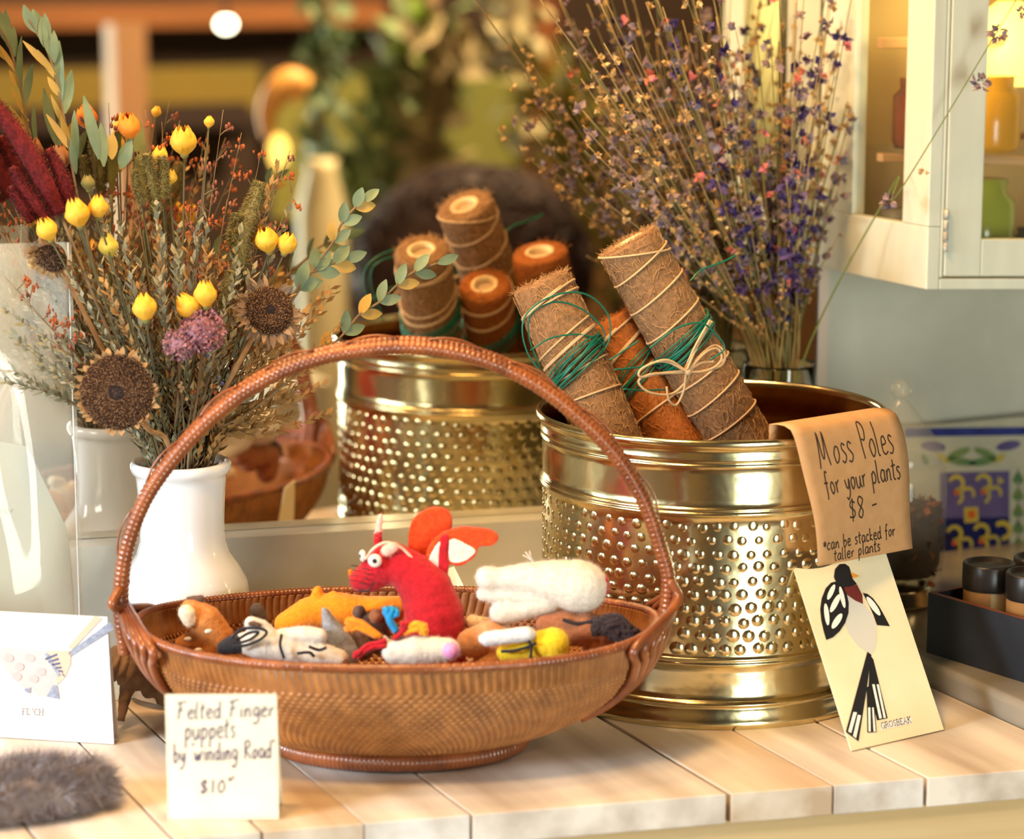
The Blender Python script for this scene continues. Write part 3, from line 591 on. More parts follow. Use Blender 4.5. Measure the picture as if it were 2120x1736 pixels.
# red dragon
dr = thing('finger_puppet', px_(940, 1365, .0) * 1.0, 'red felt dragon finger puppet with orange wings, tallest in the basket', 'finger puppet', 'felt finger puppets in the basket')
felt('puppet_body', blob(caps([[(747, 1200, 25), (768, 1192, 33), (792, 1172, 41), (818, 1166, 42), (852, 1186, 46), (884, 1222, 56), (898, 1270, 63), (902, 1325, 66), (908, 1400, 56), (906, 1452, 46)], [(786, 1150, 12), (782, 1118, 10), (784, 1096, 8)]], 0), smooth=5), RED, dr, 2600)
felt('horn', blob(caps([[(783, 1104, 8), (785, 1085, 7), (788, 1068, 5)]], 0), voxel=.0008, smooth=3), PCH, dr, 200)
felt('ear', blob(caps([[(800, 1140, 12), (814, 1132, 11)]], -.012), voxel=.0009), PCH, dr, 200, label='pale pink ear')
b = MB(); b.tube(catmull([px_(x, y, t) for x, y, t in ((757, 1158, -.011), (775, 1134, -.010), (800, 1123, -.008), (830, 1133, -.010), (856, 1158, -.008))], 6), .0013, 6); b.build('back_stripe', PCH, dr)
eyeb(dr, px_(776, 1160, -.0180), 14.5 / PPM, (toward + V(0, 0, .1)).normalized(), W_, K_); eyeb(dr, px_(751, 1150, -.006), 13 / PPM, (toward * .5 - EX).normalized(), W_, K_)
b = MB()
for (x, y) in ((735, 1172), (738, 1182), (735, 1192), (730, 1202)):
    for d_ in (0, 22): b.tube([px_(x + d_ - 8, y - 2 + d_ * .3, -.0142), px_(x + d_ + 8, y + d_ * .3, -.0152)], .0004, 5)
b.tube(catmull([px_(x, y, -.0142) for x, y in ((742, 1222), (762, 1222), (776, 1204))], 5), .0006, 5); b.build('stitched_whiskers', K_, dr)
def slab(pts, t, th, ex=None):
    n = FH * th; P = [px_(x, y, t) for x, y in pts]; P = catmull(P + [P[0]], 4)[:-1]
    def f(mb): mb.prism(P, n)
    return blob([], voxel=.001, smooth=6, extra=f, nz=.0004)
wb = [(855, 1215), (848, 1180), (845, 1125), (852, 1082), (880, 1056), (915, 1052), (934, 1068), (934, 1098), (918, 1118), (898, 1132), (893, 1165), (888, 1205)]
wf = [(868, 1215), (876, 1170), (890, 1130), (915, 1104), (955, 1092), (1000, 1095), (1026, 1104), (1030, 1118), (1016, 1130), (992, 1132), (985, 1150), (962, 1168), (940, 1172), (930, 1168), (925, 1195), (905, 1210), (890, 1240)]
w1 = felt('wing', slab(wb, .014, .006), RO, dr, 700, label='orange felt wing at the back'); w2 = felt('wing', slab(wf, .0, .006), RO, dr, 800, label='orange felt wing with white panels')
for pl in ([(880, 1208), (884, 1170), (898, 1135), (912, 1120), (910, 1150), (908, 1180), (893, 1205)], [(928, 1118), (945, 1116), (985, 1138), (970, 1158), (948, 1166), (930, 1160)]): felt('wing_panel', slab(pl, -.0012, .0022), fm('panel', (222, 206, 190)), w2, 100)
b = MB(); b.merge(slab([(912, 1110), (928, 1108), (926, 1150), (928, 1180), (908, 1192), (908, 1150)], -.002, .003)); b.build('wing_spar', RED, w2)
def puppet(label, chains, m, t=0, hairs=900, loc=None, **k):
    c = chains[0][0]; o = thing('finger_puppet', px_(c[0], c[1], t), label, 'finger puppet', 'felt finger puppets in the basket')
    felt('puppet_body', blob(caps(chains, t), **k), m, o, hairs); return o
def patch(root, name, chains, m, t, hairs=150, **k): return felt(name, blob(caps(chains, t), voxel=.001, **k), m, root, hairs)
def yarn(root, name, lines, m, t, r=.0018):
    b = MB()
    for L in lines: b.tube(catmull([px_(p[0], p[1], t + rnd(-.003, .003)) for p in L], 5), r, 6)
    return b.build(name, m, root)
o = puppet('bright orange felt puppet lying behind the red dragon', [[(592, 1292, 26), (640, 1268, 34), (700, 1262, 38), (760, 1268, 36), (812, 1262, 30), (826, 1256, 24)], [(655, 1240, 15), (658, 1222, 11)], [(676, 1240, 12), (690, 1230, 9)]], ORG, .035)
patch(o, 'beak', [[(726, 1188, 5), (724, 1180, 4), (735, 1190, 6)]], ORG, .03)
o = puppet('fawn brown felt deer puppet at the left end of the basket', [[(398, 1262, 26), (425, 1285, 36), (450, 1320, 36), (440, 1360, 34)], [(440, 1318, 26), (400, 1328, 24), (378, 1334, 18)]], TAN, .01)
patch(o, 'pale_neck', [[(386, 1268, 18), (392, 1285, 14)]], CRM, -.002); patch(o, 'dark_ear', [[(392, 1241, 8), (416, 1238, 8)]], BRN, .01)
b = MB()
for x, y in ((432, 1306), (388, 1322), (410, 1345)): b.ball(px_(x, y, -.0135 if x > 400 else -.004), .0022, 0, 8, 5, (1.6, 1, .8))
b.build('white_spots', W_, o)
o = puppet('black and white striped felt puppet lying on its side, left of centre', [[(505, 1330, 22), (545, 1332, 36), (600, 1345, 32), (660, 1356, 30), (700, 1364, 22)], [(520, 1290, 15), (545, 1296, 14), (560, 1312, 14)], [(590, 1318, 20), (630, 1315, 21), (662, 1316, 17)]], W_, -.035)
patch(o, 'black_muzzle', [[(462, 1340, 14), (482, 1334, 20), (500, 1332, 20)]], K_, -.036)
yarn(o, 'black_stitching', [[(478, 1322), (500, 1302), (535, 1300), (552, 1308), (540, 1322), (510, 1335), (480, 1338)], [(490, 1325), (515, 1310), (535, 1308), (520, 1322), (498, 1330)], [(583, 1312), (580, 1335), (588, 1362)], [(640, 1338), (660, 1345), (675, 1340)], [(615, 1352), (640, 1350), (650, 1358)]], K_, -.052, .0012)
patch(o, 'inner_ear', [[(520, 1290, 6), (536, 1294, 6)]], BRN, -.041)
o = puppet('grey pointed felt puppet between the striped one and the unicorn', [[(672, 1262, 7), (682, 1290, 16), (698, 1320, 26), (716, 1350, 28), (716, 1385, 26)]], GRY, -.018)
patch(o, 'brown_side', [[(742, 1318, 16), (752, 1345, 22)]], BRN, -.012)
o = puppet('dark brown felt bear puppet peeking out below the dragon head', [[(778, 1288, 27), (785, 1330, 26)], [(743, 1266, 15)], [(815, 1266, 14)]], BRN, .012); patch(o, 'muzzle', [[(778, 1275, 15)]], CHS, -.002)
o = puppet('small grey brown felt puppet at the back beside the deer', [[(532, 1262, 16), (538, 1285, 18)]], fm('umber', (84, 70, 60)), .055, 400)
o = puppet('white felt unicorn puppet with pink nose and coloured yarn mane', [[(815, 1348, 26), (860, 1346, 32), (905, 1346, 28), (928, 1345, 25)], [(802, 1332, 10), (796, 1318, 6)]], W_, -.055)
patch(o, 'pink_nose', [[(934, 1346, 17)]], PNK, -.064)
yarn(o, 'orange_mane', [[(718 + rnd(-4, 10), 1285 + rnd(-8, 20)), (750, 1295 + rnd(-8, 10)), (785 + rnd(-6, 6), 1318)] for _ in range(24)], ORG, -.056, .0021); yarn(o, 'blue_mane', [[(795 + rnd(0, 30), 1258 + rnd(-3, 12)), (805, 1280 + rnd(-6, 6)), (820, 1305 + rnd(-4, 4))] for _ in range(24)], BLU, -.055, .0021)
yarn(o, 'amber_mane', [[(880 + rnd(-6, 6), 1296 + rnd(-4, 18)), (860, 1295 + rnd(-6, 8)), (835, 1305 + rnd(-6, 8))] for _ in range(24)], fm('amber', (236, 150, 24)), -.056, .0021); yarn(o, 'crimson_mane', [[(735 + rnd(-4, 12), 1358 + rnd(-8, 4)), (765, 1338 + rnd(-6, 6)), (800, 1330 + rnd(-6, 8))] for _ in range(14)] + [[(836 + rnd(-4, 12), 1290 + rnd(-4, 10)), (830, 1310), (815, 1322)] for _ in range(10)], RED, -.058, .0019)
o = puppet('tan felt puppet lying flat under the white bear', [[(975, 1330, 30), (1010, 1318, 34), (1050, 1340, 34), (1010, 1380, 34)]], SKN, -.02); 
o = puppet('pale cream felt puppet end beside the dragon back', [[(978, 1288, 17), (1010, 1298, 20), (1040, 1300, 18)]], CRM, .01)
o = puppet('yellow and black felt bee puppet with a white wing', [[(1045, 1352, 18), (1080, 1344, 24), (1118, 1335, 30), (1145, 1332, 34), (1150, 1365, 30)]], YEL, -.045)
yarn(o, 'black_stripes', [[(1092, 1318), (1100, 1340), (1098, 1364)], [(1038, 1348), (1065, 1346), (1095, 1338), (1110, 1330)]], K_, -.058, .0012)
def wg(mb): mb.ball(px_(1050, 1316, -.055), .0235, 0, 20, 10, (1, .35, .16), (FW * -1 + V(0, 0, 1.3)).normalized().to_track_quat('Z', 'Y').to_matrix())
P = [px_(1050 + 62 * math.cos(t), 1317 - 5 * math.cos(t) + 14 * math.sin(t), -.055) for t in [2 * PI * i / 24 for i in range(24)]]
felt('wing', blob([(px_(1010, 1322, -.055), .006, px_(1090, 1312, -.055), .006), (px_(1000, 1322, -.052), .004, px_(1100, 1311, -.052), .004)], voxel=.001), fm('wing_grey', (206, 204, 204)), o, 300)
o = puppet('chestnut felt puppet with dark brown yarn hair at the right end', [[(1165, 1310, 30), (1210, 1300, 36), (1245, 1310, 34), (1235, 1350, 30)], [(1130, 1290, 22), (1175, 1285, 26)]], CHS, -.01)
yarn(o, 'yarn_hair', [[(1236 + rnd(-14, 20), 1296 + rnd(-16, 20)), (1262 + rnd(-10, 20), 1286 + rnd(-14, 26)), (1290 + rnd(-16, 26), 1306 + rnd(-20, 22)), (1290 + rnd(-30, 40), 1318 + rnd(-16, 14))] for _ in range(46)], DBR, -.022, .0019)
o = puppet('white felt bear puppet lying on top at the right of the basket', [[(1008, 1196, 25), (1034, 1196, 22), (1090, 1196, 32), (1150, 1204, 46), (1192, 1212, 54), (1206, 1214, 52)], [(1000, 1229, 15), (1040, 1232, 18), (1085, 1230, 24), (1140, 1222, 34)], [(1040, 1268, 28), (1072, 1262, 24), (1130, 1240, 30)]], W_, -.005, 6500)
o.children[0].name = 'puppet_body'
patch(o, 'red_lining', [[(1246, 1202, 15), (1247, 1220, 15)]], RED, -.004)
yarn(o, 'tag_threads', [[(1108, 1172), (1098, 1156), (1088, 1142)], [(1108, 1172), (1100, 1154), (1096, 1140)], [(1108, 1172), (1098, 1158), (1082, 1148)]], W_, -.01, .0004)
yarn(o, 'dark_thread', [[(1165, 1282), (1190, 1290), (1215, 1288), (1240, 1278)]], DBR, -.022, .0016)

# ================================================================== VASE AND DRIED BOUQUET
random.seed(21)
VC = V(.6212, 1.966, 0)
glaze = mat('white_glaze', (226, 228, 230), rough=.12, coat=.6, spec=.6)
b = MB(); b.lathe([(0, .0), (.036, 0), (.038, .003), (.043, .02), (.050, .042), (.0555, .066), (.056, .084), (.053, .1), (.046, .113), (.0385, .124), (.0355, .135), (.035, .15), (.0358, .17), (.0372, .187), (.0378, .1915), (.0402, .193), (.0418, .1965), (.0418, .2), (.040, .2025), (.0372, .2025), (.0352, .199), (.034, .19), (.0325, .14), (.033, .11), (.05, .06), (.048, .006), (0, .004)], VC, 72)
b.build('vase', glaze, label='white glazed ceramic vase with flared lip holding the dried bouquet', cat='vase')
def pt(x, y, Y): return pY(x, y, Y)
def safeY(Y): return min(Y, 2.048)
def stemcurve(tip, base=None, bow=.0, n=6):
    base = base or VC + V(rnd(-.022, .022), rnd(-.018, .018), .06); tip = V(tip)
    mouth = V(VC.x + (tip.x - VC.x) * .16 + rnd(-.010, .010), VC.y + (tip.y - VC.y) * .12 + rnd(-.01, .01), .2035)
    d = V(mouth.x - VC.x, mouth.y - VC.y, 0)
    if d.length > .029: d = d * (.029 / d.length); mouth = V(VC.x + d.x, VC.y + d.y, .2035)
    base = V(VC.x - d.x * .5, VC.y - d.y * .5, .02)
    m1 = mouth.lerp(tip, .5) + V(0, 0, bow * (tip - mouth).length) 
    return catmull([base, mouth, m1, tip], n)
STG = 'dried stems in the white vase'
stemm = mat('dry_stem', (112, 92, 66), (136, 112, 80), rough=.8, ns=60); sage = mat('sage_leaf', (132, 134, 104), (150, 128, 88), rough=.7, ns=40, contrast=(.3, .7)); silver = mat('silver_leaf', (158, 156, 134), (124, 124, 98), rough=.7, ns=50); gold = mat('golden_sprig', (176, 132, 74), (148, 116, 70), rough=.7, ns=50)
euc = mat('eucalyptus_leaf', (96, 118, 92), (128, 142, 104), rough=.55, ns=30); euy = mat('yellowed_leaf', (196, 158, 74), (174, 140, 64), rough=.55, ns=30)
yel = mat('yellow_petal', (226, 164, 40), (238, 186, 62), rough=.6, ns=60, sub=0); orp = mat('orange_petal', (232, 120, 24), (240, 140, 36), rough=.6, ns=60); calyx = mat('dry_calyx', (120, 118, 62), (146, 130, 70), rough=.7)
seedm = mat('seed_head', (62, 38, 26), (92, 60, 36), rough=.8, ns=400); seedtip = mat('seed_tip', (150, 114, 80), rough=.7); seedc = mat('seed_centre', (34, 30, 40), rough=.8); sep = mat('dry_bract', (176, 138, 92), (150, 112, 72), rough=.75, ns=80)
def sprig(P, n, L, w, m, name, label, droop=.1, start=.3, r=.0007, ang=.7, curl=.12, grp=STG, cat_='dried stem', parent=None):
    b = MB(); b.tube(P, [r * (1 - .8 * i / len(P)) for i in range(len(P))], 5, m=1)
    K = len(P) - 1; az = rnd(0, 6)
    for i in range(n):
        t = start + (1 - start) * (i + .5) / n; f = t * K; k = min(K - 1, int(f)); p = P[k].lerp(P[k + 1], f - k); tan = (P[k + 1] - P[k]).normalized()
        az += 2.4; s = tan.orthogonal().normalized(); s = (s * math.cos(az) + tan.cross(s) * math.sin(az)).normalized()
        d = (tan * math.cos(ang) + s * math.sin(ang)).normalized(); b.leaf(p, d, w * rnd(.7, 1.2), L * rnd(.6, 1.2) * (1 - .3 * t), up=s, m=0, cup=.1, bend=rnd(-curl, curl), k=2)
    o = b.build(name, [m, stemm], parent)
    if parent is None: tag(o, label, cat_, grp)
    return o
# leafy filler sprigs (left, upright, right, low right)
for i in range(72):
    side = i % 4
    if side == 0: x, y = rnd(0, 160), rnd(560, 800); lab = 'thin silvery leafy sprig leaning out to the left in the white vase'; m = silver; L = .010
    elif side == 1: x, y = rnd(190, 330), rnd(420, 640); lab = 'upright grey green leafy sprig in the left half of the vase bouquet'; m = [silver, sage, gold][i % 3]; L = .010
    elif side == 2: x, y = rnd(330, 540), rnd(430, 640); lab = 'upright golden grey leafy sprig in the right half of the vase bouquet'; m = [gold, sage, silver][i % 3]; L = .011
    else: x, y = rnd(540, 720), rnd(590, 860); lab = 'pale green needle leaved sprig leaning right over the basket handle'; m = [sage, gold][i % 2]; L = .0105
    lab += ', tip ' + ('high' if y < (680 if side == 0 else (730 if side == 3 else 530)) else 'low')
    sprig(stemcurve(pt(x, y, safeY(rnd(1.90, 2.035))), bow=rnd(0, .12)), 60, L * 1.25, .0023, m, 'leafy_sprig', lab, start=.28, ang=.6, grp='leafy sprigs in the vase, ' + ['left', 'upper left', 'upper right', 'right'][side])
for i in range(46):
    x, y = rnd(110, 630), rnd(540, 760)
    sprig(stemcurve(pt(x, y, safeY(rnd(1.94, 2.03))), bow=rnd(0, .1)), 44, .010, .002, [sage, silver, gold, mat('brown_foliage', (92, 70, 48), (112, 88, 58), rough=.8, ns=50)][i % 4], 'filler_sprig', 'short dry filler sprig low in the vase bouquet, %s' % ('left side' if x < 270 else ('middle' if x < 450 else 'right side')), start=.15, grp='short filler sprigs low in the bouquet, ' + ('left' if x < 270 else ('middle' if x < 450 else 'right')))
# eucalyptus
def eucal(path, leaves, label, oval=False):
    P = catmull(path, 8); o = thing('eucalyptus_branch', P[0], label, 'branch'); b = MB(); b.tube(P, .0011, 6); b.build('stem', stemm, o)
    for (x, y, dx, dy, L, w, Y, yy) in leaves:
        p = pt(x, y, Y); q = pt(x + dx, y + dy, Y - rnd(0, .006)); b = MB(); d = q - p; b.leaf(p, d, w / PPM, d.length, up=-FH + RT * rnd(-.5, .5), cup=.25, bend=.1, k=6); b.build('leaf', euy if yy else euc, o)
    return o
mouth = lambda: V(VC.x + rnd(-.02, .02), VC.y + rnd(-.015, .015), .19)
Yq = 2.0
eucal([VC + V(0, 0, .03), mouth(), pt(230, 640, Yq), pt(175, 470, Yq), pt(150, 350, Yq), pt(128, 220, Yq), pt(100, 110, Yq), pt(60, 40, Yq)],
      [(75, 68, -28, -56, 14, 13, Yq, 0), (100, 95, -32, -75, 0, 14, Yq, 0), (98, 100, -4, -72, 0, 11, Yq, 0), (92, 98, -6, -62, 0, 11, Yq, 0), (112, 125, -18, -70, 0, 13, Yq, 0), (112, 130, 0, -66, 0, 10, Yq, 0), (112, 150, -62, -64, 0, 8, Yq, 1), (118, 165, -40, -60, 0, 7, Yq, 1), (126, 215, -8, -130, 0, 12, Yq, 0), (125, 200, -26, -40, 0, 8, Yq, 1), (135, 235, 12, -90, 0, 12, Yq, 0), (142, 270, -40, -70, 0, 8, Yq, 1), (150, 315, -52, -78, 0, 8, Yq, 1), (160, 330, -10, -100, 0, 10, Yq, 0), (146, 300, -22, -60, 0, 8, Yq, 1), (158, 360, -12, -70, 0, 8, Yq, 0), (205, 330, -30, -130, 0, 13, Yq, 0), (215, 345, -5, -90, 0, 12, Yq, 0), (232, 330, 0, -55, 0, 13, Yq, 1), (250, 350, 20, -60, 0, 16, Yq, 0)], 'tall eucalyptus branch with long narrow leaves at the far left of the bouquet')
Yr = 1.955
def pairs(pts, ln, w, yellow): 
    out = []
    for i in range(len(pts) - 1):
        (x, y), (x2, y2) = pts[i], pts[i + 1]; dx, dy = x2 - x, y2 - y; l = math.hypot(dx, dy); dx /= l; dy /= l
        for s in (-1, 1):
            a = .55 * s; ex = dx * math.cos(a) - dy * math.sin(a); ey = dx * math.sin(a) + dy * math.cos(a); out.append((x, y, ex * ln, ey * ln, 0, w, Yr, (i * 2 + (s > 0)) in yellow))
    (x, y) = pts[-1]; out.append((x, y, dx * ln, dy * ln, 0, w * .9, Yr, 0)); return out
pa = [(620, 600), (650, 555), (690, 500), (708, 462), (735, 430), (750, 418)]; pb = [(620, 590), (655, 560), (690, 545), (712, 538)]; pc = [(668, 730), (712, 690), (745, 650), (785, 625), (822, 590), (858, 562), (905, 545)]
eucal([VC + V(0, 0, .03), mouth(), pt(480, 800, Yr)] + [pt(x, y, Yr) for x, y in pa], pairs(pa, 44, 13, (4, 9)), 'eucalyptus spray with oval leaves curving up to the right of the bouquet')
eucal([VC + V(0, 0, .03), mouth(), pt(500, 790, Yr)] + [pt(x, y, Yr) for x, y in pb], pairs(pb, 50, 15, (5, 6)), 'short eucalyptus spray with oval leaves right of the yellow roses')
eucal([VC + V(0, 0, .03), mouth(), pt(520, 850, Yr)] + [pt(x, y, Yr) for x, y in pc], pairs(pc, 48, 13, (0, 4, 5, 9, 12)), 'eucalyptus spray reaching furthest right, in front of the mirrored moss poles')
b = MB(); b.leaf(pt(292, 420, 2.02), pt(287, 250, 2.03) - pt(292, 420, 2.02), 17 / PPM, (pt(287, 250, 2.03) - pt(292, 420, 2.02)).length, up=-FH, cup=.2, k=8); b.tube(stemcurve(pt(292, 420, 2.02)), .001, 5); b.build('broad_leaf', mat('broad_green_leaf', (84, 92, 44), (122, 112, 48), rough=.5, ns=20), label='single broad pointed green leaf standing in the middle of the bouquet', cat='leaf')
# sunflower heads
def seedhead(px, py, rp, Y, nrm, label, petals=None, nseed=1500, centre=True):
    c = pt(px, py, Y); r = rp / F * (c - CP).dot(FW); nrm = V(nrm).normalized(); x = nrm.orthogonal().normalized(); y = nrm.cross(x)
    o = thing('sunflower_head', c, label, 'dried flower'); b = MB()
    b.lathe([(0, .0), (r * .5, -.0008), (r * .85, -.003), (r * .98, -.007), (r * .8, -.012), (0, -.014)], c, 30, ax=(x, y, nrm), m=0)
    for i in range(nseed):
        t = (i + .5) / nseed; rr = r * .97 * math.sqrt(t); a = i * 2.39996; k = rr / r; p = c + (x * math.cos(a) + y * math.sin(a)) * rr + nrm * (-.001 - .005 * k ** 4)
        hl = (.0013 + .0012 * k) * rnd(.7, 1.3); d = (nrm + (x * math.cos(a) + y * math.sin(a)) * k * .5 + rv(.2)).normalized(); m = 2 if (centre and k < .2) else (1 if random.random() < .28 else 0)
        b.tube([p, p + d * hl], [.00048, .0003], 4, m=m)
    b.build('seed_disc', [seedm, seedtip, seedc], o, label='dark seed disc')
    b = MB()
    for i in range(54):
        a = rnd(0, 2 * PI); s = x * math.cos(a) + y * math.sin(a); L = rnd(.006, .010) * (1 if not petals else 1.4)
        b.leaf(c + s * r * .88 - nrm * .006, s + nrm * rnd(-.3, .8), rnd(.0016, .003), L, up=nrm, cup=.3, bend=rnd(-.6, .6), k=4)
    b.build('bracts', petals or sep, o)
    b = MB(); base = stemcurve(c - nrm * .012); b.tube(base, .0022, 7); b.build('stem', sep, o); return o
seedhead(240, 812, 79, 1.895, (-.50, -.86, .12), 'big dried sunflower head low at the left of the bouquet, facing forward', nseed=4600)
seedhead(560, 640, 50, 1.90, (-.05, -.9, .35), 'dried sunflower head with curled grey petals at the right of the bouquet', petals=mat('grey_dry_petal', (150, 124, 98), (120, 96, 76), rough=.75, ns=60), nseed=2400)
seedhead(102, 540, 32, 1.97, (-.5, -.7, -.4), 'small dark drooping sunflower head at the far left of the bouquet', nseed=500, centre=False)
# roses
def rose(px, py, rp, Y, up, m, label, open_=.3):
    rp *= 1.14; c = pt(px, py, Y); r = rp / F * (c - CP).dot(FW); up = (RT * up[0] + UP * up[1] - FH * up[2]).normalized(); x = up.orthogonal().normalized(); y = up.cross(x)
    o = thing('dried_rose', c, label, 'dried rose', 'dried roses in the vase'); b = MB()
    for ring, (n, rr, hh) in enumerate(((5, 1.0, 1.9), (5, .8, 2.15), (4, .5, 2.2))):
        for k in range(n):
            a0 = 2 * PI * k / n + ring * .7 + rnd(-.15, .15); G_ = 6; n0 = len(b.v); wob = rnd(-.12, .12)
            for i in range(G_ + 1):
                t = i / G_
                for j in range(G_ + 1):
                    u = (j / G_ - .5); wv = .98 * math.sin(PI * (.2 + t * .55)) ; prof_ = math.sin(PI * (.1 + t * .76)) 
                    rad = r * rr * (prof_ * (1 + .04 * ring) + open_ * max(0, t - .7) * 1.2 * (1 if ring == 0 else .5)); a = a0 + u * wv * 2.1
                    z = (-1 + hh * t * (1 - .22 * abs(u) * t * 2)) * r + wob * r * t
                    b.v.append(tuple(c + (x * math.cos(a) + y * math.sin(a)) * rad + up * z))
            for i in range(G_):
                for j in range(G_): q = n0 + i * (G_ + 1) + j; b.face((q, q + 1, q + G_ + 2, q + G_ + 1))
    b.build('petals', m, o)
    b = MB()
    for k in range(5): a = 2 * PI * k / 5; s = x * math.cos(a) + y * math.sin(a); b.leaf(c - up * r * 1.0, s * 1.0 + up * .3, r * .22, r * 1.2, up=up, cup=.2, bend=-.5)
    b.ball(c - up * r * 1.02, r * .35, 0, 8, 6); b.build('calyx', calyx, o)
    b = MB(); b.tube(stemcurve(c - up * r), .0008, 6); b.build('stem', mat('dark_stem', (92, 88, 60), rough=.7), o); return o
for q in [(160, 441, 24, 1.93, (-.2, 1, .3), yel, 'yellow dried rose at the left, beside the red amaranth', .2), (204, 428, 19, 1.93, (.05, 1, .1), yel, 'slim yellow rosebud right of the leftmost yellow rose', .0), (299, 636, 23, 1.90, (-.1, 1, .1), yel, 'yellow rosebud in the middle left, above the big sunflower head', .05),
          (425, 609, 22, 1.90, (0, 1, .15), yel, 'round pale yellow rosebud directly above the pink flower cluster', .0), (388, 634, 22, 1.905, (-.6, .9, .2), yel, 'yellow rose tilted left, touching the pink flower cluster', .1), (552, 497, 22, 1.94, (-.2, 1, .4), yel, 'left one of the two yellow roses at the right edge of the bouquet', .25), (594, 504, 19, 1.935, (.3, 1, .3), yel, 'right one of the two yellow roses at the right edge of the bouquet', .1),
          (267, 262, 21, 2.0, (-.1, 1, .4), orp, 'bright orange dried flower at the top of the bouquet', .5), (380, 292, 25, 1.98, (0, 1, .5), yel, 'open yellow dried rose high in the centre of the bouquet', .5), (331, 320, 15, 2.0, (.2, 1, .3), yel, 'small yellow rose just left of the open one, near the top', .3), (353, 366, 13, 1.99, (.2, 1, .3), yel, 'small yellow rose half hidden behind the green plume', .1),
          (97, 475, 20, 1.95, (-.3, 1, .4), yel, 'wilted yellow rose at the left edge, below the amaranth', .6), (224, 508, 19, 1.94, (-.2, 1, .3), mat('dull_yellow_petal', (190, 168, 60), (206, 180, 70), rough=.6, ns=60), 'dull yellow rosebud in the left half of the bouquet', .05), (433, 252, 10, 1.99, (.1, 1, .0), yel, 'tiny pointed yellow bud standing highest on the right side', .0),
          (122, 327, 22, 2.02, (0, 1, .2), mat('tan_bud', (168, 110, 62), (150, 96, 56), rough=.7, ns=60), 'brown papery bud behind the amaranth', .1), (182, 378, 13, 2.01, (0, 1, .2), calyx, 'small olive bud beside the amaranth plume', .1)]: rose(*q)
# pink cluster
def cluster(px, py, rp, Y, m, m2, label, n=420, name='statice_cluster'):
    c = pt(px, py, Y); r = rp / F * (c - CP).dot(FW); o = thing(name, c, label, 'dried flower'); b = MB(); b.ball(c, r * .7, 1, 14, 8)
    for i in range(n):
        d = rv().normalized(); p = c + d * r * rnd(.68, .98)
        for k in range(4): b.leaf(p, d + rv(.5), .0008, .0034, up=rv(), m=random.random() < .3, k=2)
    b.build('florets', [m, m2], o); b = MB(); b.tube(stemcurve(c - V(0, 0, r * .7)), .0013, 6); b.build('stem', stemm, o)
cluster(420, 685, 46, 1.90, mat('pink_floret', (178, 118, 124), (196, 140, 140), rough=.8), mat('mauve_floret', (150, 108, 122), rough=.8), 'pink mauve dried flower cluster in the centre of the bouquet'); cluster(372, 712, 32, 1.905, mat('dusty_pink_floret', (170, 124, 130), rough=.8), MATS['mauve_floret'], 'smaller dusty pink flower cluster hanging below the large one', 200)
# amaranth, millet plumes
def plume(lobes, Y, m, m2, label, name, hr=.0016, dens=26, w=.0004):
    c0 = lobes[0][-1]; o = thing(name, pt(c0[0], c0[1], Y), label, 'dried flower')
    for L in lobes:
        b = MB(); P = catmull([pt(x, y, Y) for x, y, _ in L], 8); R = []
        for i in range(len(P)): t = i / 8; k = min(len(L) - 2, int(t)); R.append((L[k][2] + (L[k + 1][2] - L[k][2]) * (t - k)) / PPM)
        b.tube(P, [r * .72 for r in R], 9, m=0)
        for i in range(len(P) - 1):
            ax = (P[i + 1] - P[i]).normalized(); s0 = ax.orthogonal().normalized()
            for _ in range(dens * 3):
                a = rnd(0, 2 * PI); s = s0 * math.cos(a) + ax.cross(s0) * math.sin(a); p = P[i].lerp(P[i + 1], rnd(0, 1)) + s * R[i] * rnd(.66, .9)
                b.blade(p, s + ax * rnd(-.6, .9) + rv(.35), w, hr * rnd(.7, 1.9), random.random() < .5, rv())
        b.build('plume_lobe', [m, m2], o)
    b = MB(); b.tube(stemcurve(pt(c0[0], c0[1], Y)), .0014, 6); b.build('stem', stemm, o)
ama = mat('amaranth_red', (98, 20, 26), (126, 30, 32), rough=.85, ns=200); ama2 = mat('amaranth_dark', (70, 12, 20), rough=.85)
plume([[(-14, 212, 17), (25, 264, 24), (62, 322, 29), (92, 378, 30), (124, 440, 24)], [(100, 308, 9), (118, 345, 18), (136, 390, 22), (148, 436, 17)], [(26, 345, 8), (45, 385, 17), (70, 420, 20), (96, 456, 16)], [(22, 385, 7), (44, 425, 14), (66, 458, 12)]], 1.985, ama, ama2, 'dark red amaranth plume leaning out at the left of the bouquet', 'amaranth_plume', hr=.0018)
mil = mat('millet_green', (128, 116, 62), (150, 134, 80), rough=.85, ns=150); mil2 = mat('millet_dark', (98, 86, 46), rough=.85)
plume([[(540, 375, 11), (528, 420, 20), (512, 460, 22), (500, 505, 22), (497, 560, 16), (492, 590, 8)], [(490, 440, 8), (488, 480, 15), (482, 510, 10)]], 1.955, mil, mil2, 'fluffy greenish plume standing at the right half of the bouquet', 'millet_plume', hr=.0032)
plume([[(302, 318, 9), (308, 350, 13), (318, 400, 13), (322, 440, 9)], [(334, 322, 8), (338, 360, 13), (336, 410, 12)], [(280, 350, 5), (284, 385, 9), (295, 420, 9)]], 1.985, mil, mil2, 'olive seed plume standing behind the upper yellow roses', 'millet_plume', hr=.0024)
plume([[(462, 640, 9), (470, 600, 11), (482, 560, 8)]], 1.93, mil, mil2, 'short olive plume low between the pink cluster and the right sunflower', 'millet_plume', hr=.0022)
